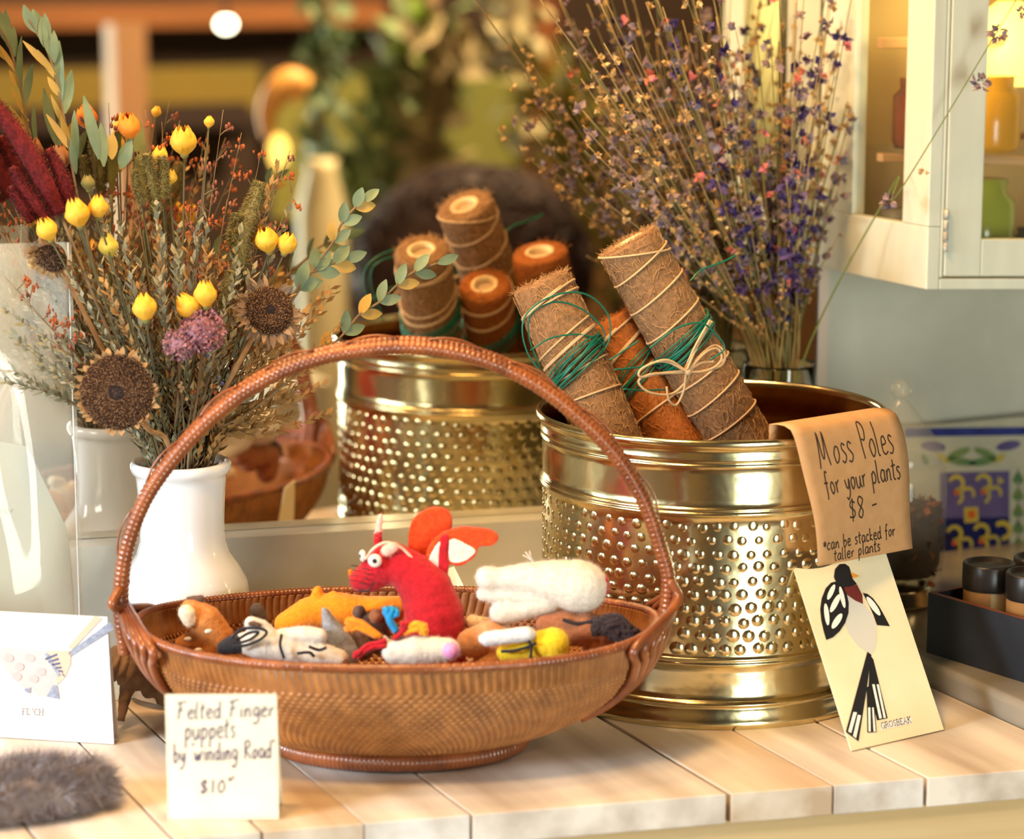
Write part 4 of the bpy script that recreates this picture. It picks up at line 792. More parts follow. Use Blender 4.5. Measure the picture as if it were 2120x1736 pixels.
# twiggy brown buds
budm = mat('brown_bud', (150, 90, 66), (122, 70, 58), rough=.8, ns=80)
def twig(tip, Y, spread, label, n=9, m=budm):
    P = stemcurve(pt(tip[0], tip[1], Y), bow=.05); b = MB(); b.tube(P, [.0009 * (1 - .75 * i / len(P)) for i in range(len(P))], 5, m=1)
    for k in range(n):
        t = .5 + .5 * k / n; p = P[int(t * (len(P) - 1))]; q = p + (RT * rnd(-1, 1) + UP * rnd(.3, 1) + FH * rnd(-.5, .5)).normalized() * rnd(.4, 1) * spread
        if q.y > 2.052: q.y = 2.052
        b.tube([p, p.lerp(q, .5) + UP * spread * .04, q], .0005, 4, m=1)
        for _ in range(5):
            c = q + rv(.0026); c.y = min(c.y, 2.054); b.ball(c, rnd(.0009, .0016), 0, 5, 4, (1, 1, 1.5))
            b.leaf(c, UP + rv(.6), .0009, .0035, m=0, k=2)
    tag(b.build('waxflower_twig', [m, stemm]), label, 'dried stem', 'twiggy stems with small brown buds')
for i, (x, y, Yv) in enumerate([(462, 215, 1.99), (500, 262, 1.98), (425, 300, 1.97), (545, 285, 1.99), (600, 300, 1.98), (620, 345, 1.985), (560, 400, 1.96), (300, 215, 2.01), (250, 225, 2.02), (335, 240, 2.02), (40, 600, 1.96), (10, 560, 1.97), (470, 400, 1.97), (395, 420, 1.98), (585, 440, 1.96), (15, 420, 2.03), (35, 460, 2.03)]):
    twig((x, y + 12), Yv, .016, 'thin twig with tiny %s buds reaching the %s of the vase bouquet' % (['brown', 'rust red'][i % 2], 'upper right' if x > 450 else ('far left' if x < 100 else 'top')), m=[budm, mat('rust_bud', (168, 84, 40), rough=.8)][i % 2])
for i, (x, y) in enumerate([(330, 480), (390, 500), (250, 470), (430, 510), (410, 450), (560, 380), (600, 430), (575, 345)]):
    sprig(stemcurve(pt(x, y, safeY(1.94 + .01 * (i % 4))), bow=.03), 54, .015, .0022, gold if i % 2 else silver, 'curling_sprig', 'tall %s sprig with curling pointed leaves, %s of the vase bouquet' % (['silver', 'golden'][i % 2], 'right' if x > 500 else 'middle'), start=.4, ang=.5, curl=.5, grp='curling sprigs in the middle')
# tiny pale and purple buds near the mouth
for i in range(7):
    x, y = rnd(310, 460), rnd(720, 830); p = pt(x, y, 1.92); b = MB(); b.tube(stemcurve(p), .0005, 4, m=1)
    for k in range(3): b.ball(p + rv(.003), rnd(.0012, .0022), 0, 8, 6)
    tag(b.build('berry_sprig', [mat(['cream_berry', 'slate_berry', 'rust_bud'][i % 3], [(196, 168, 128), (88, 88, 128), (0, 0, 0)][i % 3], rough=.6), stemm]), 'thin stem with tiny round berries just above the vase mouth', 'dried stem', 'berry stems above the vase mouth')

# ================================================================== LAVENDER AND LARKSPUR IN A GLASS JAR
random.seed(33)
JC = V(1.2215, 2.003, .0202)
glass = mat('clear_glass', (235, 242, 238), rough=.02, trans=1, ior=1.45)
b = MB(); b.lathe([(0, .001), (.030, .001), (.033, .005), (.034, .02), (.034, .19), (.035, .215), (.0345, .217), (.0325, .214), (.0315, .19), (.0315, .02), (.0305, .006), (0, .006)], JC, 48); b.build('glass_jar', glass, label='tall clear glass jar behind the brass planter holding lavender and larkspur', cat='jar')
lst = mat('straw_stem', (138, 116, 66), (160, 136, 84), rough=.7, ns=40); lgr = mat('olive_stem', (92, 92, 48), (116, 112, 60), rough=.7, ns=40)
fcol = {'purple larkspur': [mat('deep_purple', (52, 38, 84), (70, 52, 104), rough=.75, ns=150), mat('violet_petal', (88, 66, 112), rough=.75)], 'mauve lavender': [mat('mauve_grey', (152, 124, 118), (126, 104, 110), rough=.8, ns=150), mat('lilac_grey', (120, 110, 122), rough=.8)], 'tan seed': [mat('tan_seed', (190, 152, 92), (170, 132, 82), rough=.8, ns=150), mat('light_tan', (208, 178, 128), rough=.8)], 'pink statice': [mat('salmon_petal', (214, 116, 96), rough=.7), mat('rose_petal', (206, 120, 130), rough=.7)]}
def jarstem(tip, Y, kind, dens, label, grp, start=.35, fr=.0035, r=.0010, sm=None, bend=None):
    tipP = pt(tip[0], tip[1], Y); d = V(tipP.x - JC.x, tipP.y - JC.y, 0); mo = d * .12 + V(rnd(-.014, .014), rnd(-.012, .012), 0)
    if mo.length > .026: mo *= .026 / mo.length
    mouth = JC + mo + V(0, 0, .216); base = JC - mo * .6 + V(0, 0, .012)
    mid = mouth.lerp(tipP, .45) + V(0, 0, (tipP - mouth).length * .05) + V(rnd(-.006, .006), 0, 0)
    P = catmull([base, mouth, mid] + ([bend] if bend else []) + [tipP], 8); o = thing('lavender' if 'lav' in kind else ('larkspur' if 'lark' in kind else 'dried_flower'), base, label, 'dried flower', grp)
    b = MB(); b.tube(P, [r * (1 - .55 * i / len(P)) for i in range(len(P))], 5); b.build('stem', sm or random.choice([lst, lst, lgr]), o); b = MB(); K = len(P) - 1; off = K * 8 // 24
    for i in range(dens):
        t = start + (1 - start) * (i + rnd(0, 1)) / dens; f = min(K - .01, t * K); k = int(f); p = P[k].lerp(P[k + 1], f - k)
        d = (RT * rnd(-1, 1) + FH * rnd(-1, 1) + UP * rnd(-.2, .7)).normalized(); c = p + d * fr * rnd(.3, 1.0); c.y = min(c.y, 2.056)
        b.tube([p, c], .0003, 3, m=0, caps=False)
        nb = random.choice((7, 9, 11))
        for q in range(nb):
            dd = (d + rv(.7)).normalized(); e_ = fr * rnd(.5, 1.15)
            if c.y + e_ > 2.06: dd.y = -abs(dd.y)
            b.leaf(c, dd, e_ * .42, e_, up=rv(), m=random.random() < .35, cup=.5, bend=.3, k=2)
    b.build('florets', fcol[kind], o); return o
side = lambda x: ['far left', 'left', 'centre left', 'centre right', 'right', 'far right'][min(5, int((x - 1180) / 100))]
for i in range(84):
    x = rnd(1200, 1775); y = rnd(-140, 260) if i % 3 else rnd(120, 420)
    kd = random.choices(['purple larkspur', 'mauve lavender', 'tan seed', 'pink statice'], [(.10 if x < 1450 else .30), .5 if x < 1450 else .30, .38, .06])[0]
    jarstem((x, y), rnd(1.955, 2.035), kd, {'purple larkspur': 13, 'mauve lavender': 10, 'tan seed': 16, 'pink statice': 4}[kd], '%s stem fanning out at the %s of the jar bouquet' % (kd, side(x)), '%s stems, %s of the jar' % (kd, side(x)), start=.4 if y < 120 else .55, fr={'purple larkspur': .0082, 'mauve lavender': .0078, 'tan seed': .0052, 'pink statice': .007}[kd])
for i in range(30):
    x = rnd(1380, 1745); y = rnd(300, 600); jarstem((x, y), rnd(1.96, 2.03), random.choice(['tan seed', 'tan seed', 'mauve lavender']), 10, 'short dry stem low at the %s of the jar bouquet' % side(x), 'short stems low in the jar bouquet, ' + side(x), start=.5, fr=.0028, sm=random.choice([lgr, lgr, lst]))
jarstem((1105, -20), 1.99, 'tan seed', 6, 'bare pale stem reaching furthest left from the jar bouquet', None, start=.6, fr=.003, r=.0013)
o = jarstem((2110, -10), 1.835, 'mauve lavender', 0, 'long green lavender stem slanting right across the white cabinet', None, start=.6, r=.0011, sm=mat('green_stem', (98, 112, 52), rough=.6), bend=pt(1860, 400, 1.875)); 
for (x, y, n, rr) in ((2065, 70, 26, 22), (2030, 172, 22, 24), (1912, 358, 9, 12), (1838, 418, 20, 20), (2118, 25, 14, 16)):
    c = pt(x, y, 1.84 if x > 1900 else 1.868); b = MB()
    for i in range(n): d = rv().normalized(); b.leaf(c + d * rr / PPM * .4, d + rv(.3), .002, rr / PPM * .8, up=rv(), m=random.random() < .4, cup=.6, bend=.4, k=3)
    b.build('flower_head', fcol['mauve lavender'] if n != 9 else [MATS['tan_seed'], MATS['light_tan']], o)

# ================================================================== LEFT SIDE: SLEEVE, DRIFTWOOD, FUR
film = mat('clear_film', (226, 232, 226), rough=.06, alpha=.3, spec=.9); 
o = thing('plastic_sleeve', pt(80, 1255, 1.93), 'clear shiny plastic sleeve with a pale grey sheet standing at the far left', 'plastic sleeve')
x0, x1 = pz(-90, 1330, 0), pz(176, 1290, 0)
Ys = 1.945; bl = pt(-120, 1330, Ys); br = pt(174, 1330, Ys); tl = pt(-120, 505, Ys + .05); tr = pt(148, 500, Ys + .05)
bl.z = br.z = .0005
def sl(u, v, o_=0): p = bl.lerp(br, u).lerp(tl.lerp(tr, u), v); return p + V(-.3, -.95, 0) * (o_ + .0035 * math.sin(u * 5 + v * 7) * math.sin(PI * u) + .003 * noise.noise(V(u * 3 + 3, v * 5, o_ * 80)))
for nm, mt_, oo in (('front_film', film, .008), ('back_film', film, .0)):
    b = MB(); N1, N2 = 30, 50
    for j in range(N2 + 1):
        for i in range(N1 + 1): b.v.append(tuple(sl(i / N1, j / N2, oo * (1 - .6 * (abs(2 * i / N1 - 1) ** 6)))))
    for j in range(N2):
        for i in range(N1): a = j * (N1 + 1) + i; b.face((a, a + 1, a + N1 + 2, a + N1 + 1))
    b.build(nm, mt_, o)
b = MB(); b.prism([sl(.0, .002, .003), sl(.965, .002, .003), sl(.93, .30, .003), sl(.90, .40, .003), sl(.62, .58, .003), sl(.3, .60, .003), sl(.0, .56, .003)], V(-.3, -.95, 0) * .0008); b.build('pale_sheet', mat('pale_grey_sheet', (172, 178, 168), (182, 188, 178), rough=.6, ns=6), o)
b = MB(); P = [sl(.975, t, .009) for t in np.linspace(0.0, 1, 30)]; b.tube(P, .0007, 5); b.build('sealed_edge', mat('shiny_seam', (225, 235, 238), rough=.1, alpha=.6, spec=.9), o)
b = MB(); b.tube([P_ for P_ in [pP(x, y, sl(.1, .25, .011), V(-.3, -.95, 0).normalized()) for x, y in ((0, 1056), (4, 1064), (9, 1053), (14, 1065), (18, 1053), (22, 1062), (26, 1054))]], .0003, 4); b.build('scribble', mat('pencil_grey', (96, 96, 92), rough=.6), o)
bark = mat('weathered_wood', (104, 80, 62), (142, 114, 92), rough=.85, ns=60, stretch=(.3, 1, 1), bump=.002, bs=140)
b = MB(); P = catmull([pY(x_, y_, 1.902) for x_, y_ in ((225, 1368), (262, 1384), (320, 1412), (385, 1448), (440, 1486))], 8); b.tube(P, [.013 * (1 + .15 * math.sin(i * 1.7)) for i in range(len(P))], 12); P2 = catmull([pY(280, 1395, 1.902), pY(262, 1430, 1.90), pY(250, 1492, 1.895)], 6); b.tube(P2, [.010, .0098, .009, .008, .0075, .007, .006, .005, .005, .004, .004, .003, .003][:len(P2)], 10)
b.build('driftwood', bark, label='weathered brown driftwood branch lying behind the left end of the basket', cat='driftwood')
fur = mat('grey_brown_fur', (116, 108, 112), (142, 130, 128), rough=.9, ns=60); fur2 = mat('light_fur_tip', (186, 182, 192), rough=.9); fur3 = mat('brown_fur', (92, 66, 52), rough=.9)
c0 = pz(112, 1672, 0); me = blob([(c0 + V(-.05, .012, .018), .020, c0 + V(0, 0, .016), .0205), (c0 + V(0, 0, .016), .0205, c0 + V(.026, -.006, .014), .018), (c0 + V(-.055, -.012, .014), .018, c0 + V(.0, -.016, .012), .0155)], voxel=.002, nz=.002, nf=90)
b = MB(); b.merge(me); ps = me.polygons
for _ in range(16000):
    p = ps[random.randrange(len(ps))]; cc = p.center
    if cc.z < .002: continue
    d = (p.normal + RT * rnd(-.1, .9) + rv(.35) - V(0, 0, .35 if cc.z < .02 else 0)).normalized(); nn = noise.noise(cc * 60); L = rnd(.008, .017)
    if cc.z + d.z * L < .0005: d.z = abs(d.z)
    b.blade(cc, d, .00022, L, 0 if nn < .1 else (1 if random.random() < .5 else 2), rv())
b.build('fur_pelt', [fur, fur2, fur3], label='fluffy grey brown fur piece lying on the boards at the bottom left', cat='fur')

# ================================================================== RIGHT SIDE: TILE, JAR, TRAY
twh = mat('tile_glaze', (176, 172, 150), (164, 162, 142), rough=.15, ns=30); tbl = mat('tile_blue', (30, 40, 100), (44, 58, 124), rough=.15, ns=40); tdk = mat('tile_navy', (8, 18, 66), (14, 28, 86), rough=.15, ns=40); tpu = mat('tile_purple', (78, 70, 112), (88, 80, 124), rough=.15, ns=40); tye = mat('tile_yellow', (176, 158, 56), (160, 148, 70), rough=.15, ns=60); tgr = mat('tile_green', (70, 108, 74), (112, 130, 76), rough=.15, ns=60); tor = mat('tile_orange', (176, 84, 40), rough=.15)
TY = 2.052; tn = V(0, -1, 0); tf = lambda k: (lambda x, y: pP(x, y, V(1.45, TY - .0003 * k, .05), tn))
t0 = thing('painted_tile', V(1.5, TY + .004, .021), 'painted ceramic tile with blue edge and yellow scrolls, leaning behind the black tray', 'tile')
def tilebox(xa, xb, ztop, name, m): b = MB(); b.prism([V(xa, TY, .0205), V(xb, TY, .0205), V(xb, TY, ztop), V(xa, TY, ztop)], (0, .010, 0)); b.build(name, m, t0)
za = pY(1890, 885, TY).z
tilebox(pY(1872, 900, TY).x, pY(2175, 900, TY).x, za, 'tile_body', twh)
b = MB(); f1, f2, f3 = tf(1), tf(2), tf(3)
fill(b, [(1873, 886), (2174, 883), (2174, 900), (1873, 904)], f1, 0)
fill(b, [(1946, 978), (2090, 974), (2090, 1070), (1946, 1072)], f1, 2); fill(b, [(1946, 1072), (2090, 1070), (2090, 1190), (1946, 1190)], f1, 1)
def arc(cx, cy, r, a0, a1, w, m, f=f2):
    P = [f(cx + r * math.cos(t), cy + r * math.sin(t)) for t in np.linspace(a0, a1, 14)]; ribbon(b, P, w / PPM * 1.12, tn, m)
for (cx, cy) in ((1982, 1000), (2038, 998), (1978, 1104), (2034, 1100)):
    arc(cx - 2, cy, 14, -2.9, 1.3, 5, 3); arc(cx - 4, cy + 28, 14, -1.6, 1.2, 4.5, 3); arc(cx + 22, cy + 22, 12, -2.6, .6, 4, 3); fill(b, [(cx - 2 + 6 * math.cos(t), cy + 20 + 6 * math.sin(t)) for t in np.linspace(0, 6.28, 9)[:-1]], f3, 5)
fill(b, [(1996, 1050), (2025, 1049), (2026, 1080), (1997, 1082)], f2, 3); fill(b, [(2003, 1057), (2019, 1056), (2019, 1072), (2004, 1073)], f3, 5)
arc(2075, 1098, 16, -2.4, 1.6, 6, 3); fill(b, [(2066, 985), (2080, 996), (2066, 1002)], f2, 3)
for (cx, cy, a, c, rot, m) in ((1932, 924, 26, 10, .1, 2), (2088, 922, 26, 10, -.2, 2), (1985, 938, 26, 8, -.4, 4), (2040, 938, 26, 8, .4, 4), (1990, 955, 30, 8, .15, 4), (2035, 955, 28, 8, -.15, 4), (1952, 948, 14, 6, .7, 3), (2070, 948, 14, 6, -.7, 3), (1915, 950, 12, 6, 1.2, 4)): fill(b, [(cx + a * math.cos(t) * math.cos(rot) - c * math.sin(t) * math.sin(rot), cy + a * math.cos(t) * math.sin(rot) + c * math.sin(t) * math.cos(rot)) for t in np.linspace(0, 6.28, 15)[:-1]], f2, m)
for k in range(5): cy = 985 + k * 34; fill(b, [(2108 + 8 * math.cos(t) + 6 * math.sin(t * 2), cy + 17 * math.sin(t)) for t in np.linspace(0, 6.28, 13)[:-1]], f2, 4)
b.build('painted_pattern', [tbl, tdk, tpu, tye, tgr, tor], t0, label='blue panel with yellow scrolls and green vines')
# lidded glass jar
LJ = V(1.292, 1.905, .0202); jar = thing('storage_jar', LJ, 'lidded glass jar of dark dried petals on a brass foot, behind the kraft sign', 'jar')
gl2 = mat('jar_glass', (170, 172, 160), rough=.05, alpha=.2, spec=.8)
b = MB(); b.lathe([(.030, .018), (.042, .03), (.0445, .05), (.0445, .118), (.043, .128), (.0385, .134), (.0385, .138)], LJ, 48); b.build('jar_body', gl2, jar)
b = MB(); b.lathe([(.042, .138), (.042, .144), (.038, .15), (.028, .164), (.018, .178), (.009, .188), (.006, .193)], LJ, 48); b.ball(LJ + V(0, 0, .2015), .0095, 0, 16, 10); b.build('jar_lid', gl2, jar)
b = MB(); b.lathe([(0, .0005), (.036, .0005), (.037, .004), (.034, .007), (.035, .010), (.032, .013), (.033, .016), (.03, .018), (0, .018)], LJ, 40); b.build('brass_foot', brass, jar, label='ribbed brass foot')
b = MB(); pet = [mat('dark_petals', (62, 34, 24), (44, 26, 22), rough=.8, ns=200), mat('rust_petals', (120, 60, 34), rough=.8), mat('tan_petals', (150, 110, 70), rough=.8)]
for i in range(420):
    a = rnd(0, 6.28); r = .041 * math.sqrt(rnd(.2, 1)); c = LJ + V(r * math.cos(a), r * math.sin(a), rnd(.026, .098))
    b.leaf(c, rv(), .004, .009, up=rv(), m=random.choices((0, 1, 2), (.78, .14, .08))[0], cup=.4, bend=.4, k=2)
b.lathe([(0, .024), (.036, .03), (.04, .04), (.04, .092), (0, .097)], LJ, 24, m=0)
tag(b.build('dried_petals', pet, jar), kind='stuff')
# black tray of tubes
cA = V(1.2213, 1.7508, .0202); d1 = V(.021, -.112, 0).normalized(); d2 = V(-d1.y, d1.x, 0); d2 = d2 if d2.x > 0 else -d2
tray = thing('black_tray', cA + d1 * .09 + d2 * .06, 'black painted wooden tray on the marble counter holding the capped tubes', 'tray')
blk = mat('black_paint', (26, 30, 38), (34, 38, 46), rough=.5, ns=20); inn = mat('reddish_wood', (110, 58, 40), rough=.6)
def obx(name, u0, u1, v0, v1, z0, z1, m, m2=None):
    b = MB(); b.box((u0, v0, z0), (u1, v1, z1), fn=lambda p: cA + d1 * p.x + d2 * p.y + V(0, 0, p.z)); o = b.build(name, [m] + ([m2] if m2 else []), tray)
    if m2:
        for p in o.data.polygons:
            if p.normal.z > .5: p.material_index = 1
    return o
obx('tray_side', 0, .26, 0, .005, 0, .0535, blk, inn); obx('tray_side', 0, .26, .125, .13, 0, .0535, blk, inn); obx('tray_end', 0, .005, .0051, .1249, 0, .0535, blk, inn); obx('tray_end', .255, .26, .0051, .1249, 0, .0535, blk, inn); obx('tray_floor', .0051, .2549, .0051, .1249, 0, .004, inn)
cap_ = mat('black_cap', (24, 22, 24), (34, 30, 30), rough=.35, ns=30); kt = mat('tan_tube', (176, 124, 66), (150, 112, 70), rough=.6, ns=30); lb = mat('tube_label', (148, 132, 98), rough=.6)
def tube_(u, v, label):
    c = cA + d1 * u + d2 * v + V(0, 0, .0045); o = thing('cardboard_tube', c, label, 'tube', 'capped tubes in the black tray')
    b = MB(); b.lathe([(0, 0), (.0215, 0), (.0215, .062)], c, 36); b.build('tube_body', kt, o)
    b = MB(); b.lathe([(.0222, .0555), (.0226, .057), (.0226, .0765), (.0215, .078), (.0195, .078), (.0185, .0745), (0, .0745)], c, 36); b.build('tube_cap', cap_, o)
    b = MB(); n0 = 0
    for z in (.02, .0553):
        for k in range(9): a = -2.1 + k * .16; b.v.append(tuple(c + V(.0217 * math.cos(a), .0217 * math.sin(a), z)))
    for k in range(8): b.face((k, k + 1, k + 10, k + 9))
    b.build('tube_label', lb, o)
tube_(.036, .036, 'black capped tan tube nearest the left corner of the black tray'); tube_(.082, .040, 'black capped tan tube at the right edge of the picture, second in the tray'); tube_(.048, .086, 'black capped tube standing behind the others in the tray')

# ================================================================== WHITE CABINET
wht = mat('aged_white_paint', (214, 216, 198), (198, 200, 182), rough=.5, ns=14, stretch=(3, 3, .6), contrast=(.3, .8), detail=6)
cab = thing('display_cabinet', V(1.39, 1.97, .317), 'white painted glazed cabinet hanging on the wall at the upper right', 'cabinet')
Xc, Y0, Y1, Zb, Zt = 1.2958, 1.876, 2.060, .3172, .95; XR = 1.62
sh = lambda p: V(p.x, p.y, p.z - .055 * (p.x - Xc) * (1 if p.z < .5 else 0))
def cb(name, lo, hi, m=wht, par=None, bev=.0012, **k):
    b = MB(); b.box(lo, hi, fn=sh); o = b.build(name, m, par or cab, **k)
    if bev: bv = o.modifiers.new('b', 'BEVEL'); bv.width = bev; bv.segments = 2
    return o
T = .014
cb('side_rail', (Xc, Y0, Zb), (Xc + T, Y1, .374)); cb('side_stile', (Xc, Y0, .3741), (Xc + T, 1.9175, Zt)); cb('side_stile', (Xc, 2.001, .3741), (Xc + T, Y1, Zt))
cb('cabinet_floor', (Xc + T + .0002, Y0, Zb), (XR, Y1, .3275)); cb('cabinet_back', (Xc + T + .0002, 2.045, .328), (XR, Y1, Zt), mat('cabinet_back_paint', (170, 140, 84), (150, 118, 66), rough=.6, ns=6), bev=0)
cb('face_stile', (Xc + T + .0002, Y0, .328), (1.3137, Y0 + .012, Zt)); cb('cabinet_side', (XR - .012, Y0 + .01, .328), (XR, 2.044, Zt), bev=0)
gp = mat('pane_glass', (120, 124, 112), rough=.03, alpha=.07, spec=.8)
b = MB(); b.box((Xc + .005, 1.9176, .3742), (Xc + .0075, 2.0008, Zt), fn=sh); b.build('side_pane', gp, cab)
door = cb('cabinet_door', (1.3145, Y0 - .0005, .3295), (1.3545, Y0 + .0135, Zt)); door.name = 'door_stile'
cb('door_rail', (1.3547, Y0 - .0005, .3295), (1.60, Y0 + .0135, .3635)); b = MB(); b.box((1.3547, Y0 + .005, .3637), (1.60, Y0 + .0075, Zt), fn=sh); b.build('door_pane', gp, cab)
b = MB()
for i, (z0, z1) in enumerate(((.352, .3605), (.3615, .370), (.371, .3805), (.3815, .390))): b.tube([sh(V(1.3140, Y0 - .0022, z0)), sh(V(1.3140, Y0 - .0022, z1))], .0021 + .0003 * (i % 2), 10)
hg = b.build('hinge', mat('painted_hinge', (206, 202, 188), (150, 140, 124), rough=.45, ns=200), cab)
sw = mat('shelf_wood', (204, 160, 108), rough=.5)
cb('shelf_strip', (Xc + T + .001, 2.01 - .03, .5285), (XR - .013, 2.01 - .02, .5385), sw); cb('shelf_strip', (Xc + T + .001, 1.975, .425), (XR - .013, 1.985, .433), sw)
cb('glass_shelf', (Xc + T + .001, 1.90, .4345), (XR - .013, 2.04, .4385), gp, bev=0)
lampc = V(1.475, 2.01, .52); L_ = thing('cabinet_lamp', lampc, 'glowing yellow lamp inside the white cabinet', 'lamp')
b = MB(); b.lathe([(.03, -.03), (.045, 0), (.03, .035), (.012, .05)], lampc, 24); b.build('lamp_shade', mat('yellow_lamp_glow', (255, 226, 110), emit=1.8), L_); b = MB(); b.tube([lampc + V(0, 0, -.0805), lampc + V(0, 0, -.03)], .006, 10); b.lathe([(0, -.081), (.02, -.081), (.02, -.076), (0, -.074)], lampc, 20); b.build('lamp_base', brass2, L_)
light('cabinet_lamp_glow', 'POINT', (1.40, 1.955, .56), .9, (1, .80, .30), shadow_soft_size=.03)
def jarlet(x, y, z, r, h, m, label, nm='preserve_jar'):
    b = MB(); b.lathe([(0, 0), (r * .9, 0), (r, h * .1), (r, h * .75), (r * .75, h * .85), (r * .78, h), (0, h)], sh(V(x, y, z)) + V(0, 0, .0006), 24); b.build(nm, m, label=label, cat='jar')
amb = mat('amber_glass', (112, 50, 16), (86, 36, 12), rough=.15, ns=20); ygr = mat('lime_glass', (150, 156, 52), rough=.15); 
jarlet(1.352, 1.975, .4385, .026, .065, amb, 'amber brown jar on the glass shelf seen through the cabinet side'); jarlet(1.415, 1.955, .4385, .03, .07, mat('honey_glass', (214, 150, 30), rough=.2), 'honey yellow jar on the glass shelf behind the cabinet door')
jarlet(1.40, 1.945, .328, .034, .085, ygr, 'lime green glass jar low behind the cabinet door'); jarlet(1.345, 2.0, .328, .02, .05, mat('grey_stoneware', (110, 104, 92), rough=.5), 'small grey pot on the cabinet floor'); jarlet(1.46, 1.94, .328, .02, .04, mat('dark_stoneware', (70, 62, 50), rough=.5), 'small dark pot on the cabinet floor at the right')
b = MB(); P = catmull([V(1.345, 1.972, .504), V(1.343, 1.965, .54), V(1.35, 1.96, .585), V(1.352, 1.955, .64)], 8); b.tube(P, .0008, 5)
for i in range(4, len(P), 1):
    for s in (-1, 1): b.leaf(P[i], RT * s + UP * .5, .0016, .006, k=2); 
b.tube([V(1.345, 1.972, .504), V(1.352, 1.972, .50)], .0008, 4); b.build('cabinet_sprig', mat('dark_sprig', (96, 92, 36), rough=.7), label='thin dark sprig standing on the amber jar inside the cabinet', cat='sprig')

# ================================================================== THE SHOP SEEN IN THE MIRROR
random.seed(5)
beam = mat('orange_brown_beam', (150, 96, 52), (128, 80, 42), rough=.6, ns=6, stretch=(.3, 1, 3)); oli = mat('olive_panel', (132, 112, 42), (118, 108, 46), rough=.7, ns=2); dk2 = mat('dark_shelf', (48, 34, 30), rough=.7)
Yw = 6.35
def rb(name, xa, ya, xb, yb, Yv, dep, m, label=None, cat=None, kind=None):
    a, c = seen(xa, ya, Yv), seen(xb, yb, Yv); b = MB(); b.box((min(a.x, c.x), a.y - dep, min(a.z, c.z)), (max(a.x, c.x), a.y, max(a.z, c.z))); o = b.build(name, m, label=label, cat=cat, kind=kind); return o
rb('trim_3', -150, 12, 800, 50, 6.30, .06, beam, kind='structure'); 
rb('wall_panel', -150, 150, 540, 232, 6.33, .02, oli, 'long olive yellow panel on the back wall seen in the mirror, left', 'panel')
rb('wall_panel', 560, 150, 1100, 430, 6.33, .02, mat('green_olive_panel', (134, 132, 64), (116, 122, 60), rough=.7, ns=2), 'tall olive green panel on the back wall seen in the mirror, right', 'panel')
rb('storage_shelf', -150, 232, 520, 262, 6.25, .12, dk2, 'dark shelf under the olive panel seen in the mirror', 'shelf')
rb('wooden_post', 235, 50, 330, 1100, 5.6, .08, mat('light_post', (156, 116, 82), (140, 106, 76), rough=.6, ns=6), 'pale brown post behind the bouquet in the mirror', 'post')
rb('wooden_post', 1105, 0, 1150, 1100, 6.1, .05, mat('rust_post', (126, 72, 34), rough=.6), 'narrow rust brown post in the mirror right of the green panel', 'post')
rb('cabinet_block', 1150, 430, 1700, 1150, 6.2, .12, mat('umber_block', (84, 58, 30), (100, 70, 32), rough=.7, ns=4), 'low brown cupboard in the mirror behind the jar bouquet', 'cupboard')
def standing(name, px, top, Yv, r, m, label, cat, w=None):   # a vessel on the floor of the shop
    p = seen(px, top, Yv); b = MB(); zt = p.z; b.lathe([(0, -1.049), (r * .8, -1.049), (r, -.6), (r * .92, zt - .1), (r * .55, zt - .02), (r * .6, zt), (0, zt - .01)], V(p.x, p.y, 0), 28); return b.build(name, m, label=label, cat=cat)
def bulb(px, py, Yv, r, e, label, warmth=(255, 240, 190)):
    p = seen(px, py, Yv); o = thing('light_bulb', p, label, 'light bulb'); b = MB(); b.ball(p, r, 0, 20, 12, (1.15, 1, .9)); b.build('bulb_glass', mat('bulb_glow_%d' % e, warmth, emit=e), o)
    b = MB(); b.tube([p + V(0, 0, r * .8), p + V(0, 0, r * 1.6)], r * .45, 12); b.tube([p + V(0, 0, r * 1.6), V(p.x, p.y, 1.899)], .004, 6); b.build('bulb_cord', dk2, o)
bulb(468, 50, 5.2, .017, 14, 'bright white bulb hanging at the top of the mirror', (255, 250, 225))
p = seen(575, 312, 4.6); o = thing('desk_lamp', p, 'lamp with curved orange arm and glowing yellow bulb in the mirror', 'lamp')
b = MB(); b.ball(p, .022, 0, 20, 12, (1, 1, 1.5)); b.build('bulb', mat('bulb_glow_warm', (255, 214, 110), emit=2.6), o); b = MB(); b.tube(catmull([seen(x, y, 4.6) for x, y in ((556, 285), (553, 240), (568, 200), (600, 172), (628, 185))], 8), [.012 + .018 * min(1, i / 20) for i in range(33)], 12)
b.build('lamp_arm', mat('orange_enamel', (246, 180, 96), rough=.4, emit=0), o); b = MB(); q = seen(556, 285, 4.6); b.tube([V(q.x, q.y, -1.049), q], .006, 8); b.lathe([(0, -1.05), (.1, -1.05), (.1, -1.03), (0, -1.02)], V(q.x, q.y, 0), 20); b.build('lamp_stand', dk2, o)
standing('floor_vase', 665, 330, 4.75, .055, mat('cream_ceramic', (224, 212, 170), rough=.4), 'cream ceramic floor vase in the mirror left of the moss poles', 'vase')
def foliage(name, pts, Yv, lr, lw, n, m, label, spread=.05):
    o = thing(name, seen(pts[0][0], pts[0][1], Yv), label, 'plant'); path = [seen(x, y, Yv) for x, y in pts]; base = V(path[0].x, path[0].y, -1.049); b = MB(); b.tube(catmull([base] + path, 6), .012, 7); b.build('stem', stemm, o); b = MB(); P = catmull(path, 10)
    for i in range(n):
        p = random.choice(P) + rv(spread * .4); b.leaf(p, rv() + V(0, 0, .4), lw, lr * rnd(.6, 1.3), up=rv(), k=4, cup=.2, bend=.4)
    b.build('leaves', m, o)
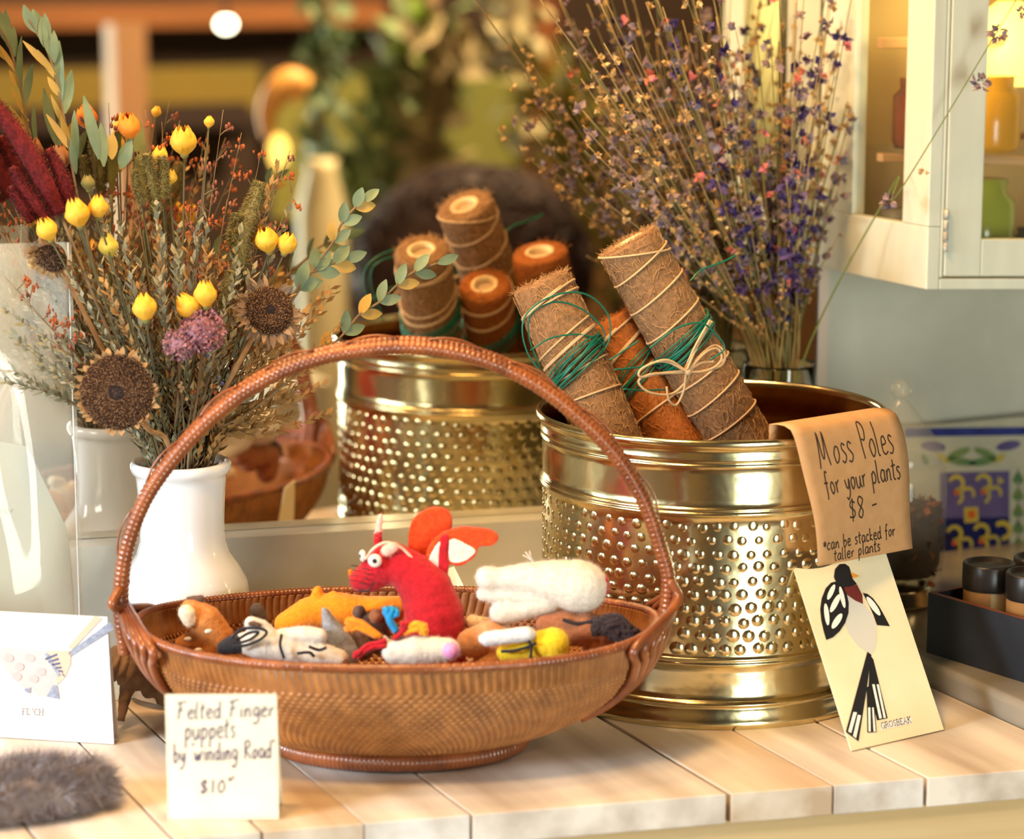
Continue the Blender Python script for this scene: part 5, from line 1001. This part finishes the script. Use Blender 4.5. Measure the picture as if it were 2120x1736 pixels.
gdk = mat('deep_green_leaf', (120, 138, 92), (96, 116, 76), rough=.6, ns=8); ggr = mat('grey_green_leaf', (158, 146, 110), (136, 124, 92), rough=.6, ns=8); gte = mat('teal_leaf', (138, 160, 126), (118, 142, 112), rough=.6, ns=8); gbr = mat('bright_leaf', (110, 140, 40), rough=.6)
foliage('potted_plant', [(660, 330), (665, 230), (668, 140), (672, 60), (675, -30)], 4.9, .065, .018, 80, gte, 'tall teal green plant in the mirror above the cream vase', .03)
foliage('potted_plant', [(770, 470), (800, 360), (830, 250), (850, 150), (880, 90)], 4.8, .1, .022, 110, gdk, 'dark green leafy plant in the mirror, middle', .07)
foliage('potted_plant', [(840, 520), (865, 400), (890, 280), (915, 170), (940, 80)], 4.7, .08, .018, 110, ggr, 'dusty grey green plant in the mirror above the mirrored moss poles', .05)
foliage('potted_plant', [(720, 470), (715, 380), (700, 320)], 4.9, .07, .020, 34, gte, 'low teal plant in the mirror beside the glowing lamp', .05)
foliage('potted_plant', [(900, 100), (880, 75), (860, 70)], 4.75, .06, .018, 26, gbr, 'bright green leaves in the mirror near the top', .03)
foliage('potted_plant', [(1150, 520), (1080, 200), (1060, 60), (1075, -60)], 4.9, .07, .02, 70, mat('pale_leaf', (166, 158, 122), rough=.7), 'pale dry branch in the mirror top centre', .06)
foliage('potted_plant', [(1280, 620), (1240, 420), (1180, 260), (1150, 190)], 4.3, .10, .012, 120, mat('yellow_green_blade', (132, 112, 34), (104, 112, 30), rough=.6), 'yellow green grassy plant in the mirror left of the jar bouquet', .03)
p = seen(980, 560, 4.0); b = MB(); rr = .19; b.ball(p, rr, 0, 36, 20, (1.15, .8, .95)); 
for i in range(700):
    d = rv().normalized(); q = p + V(d.x * 1.15, d.y * .8, d.z * .95) * rr; t = d.cross(rv()).normalized(); b.tube([q - t * .03, q + d * .006, q + t * .03], .0035, 4, caps=False)
b.lathe([(.05, -1.049), (.05, -.1)], V(p.x, p.y, 0), 16); b.build('woven_globe', mat('plum_brown_wicker', (66, 44, 42), (50, 34, 34), rough=.7, ns=20), label='big round dark woven globe on a stand in the mirror behind the moss poles', cat='globe')
rb('side_table', 560, 800, 690, 1100, 4.2, .35, mat('pale_table', (206, 196, 172), rough=.6), 'pale table edge in the mirror beside the mirrored planter', 'table')
bulb(962, 60, 5.6, .011, 2, 'small dim bulb in the mirror top centre', (190, 230, 210))
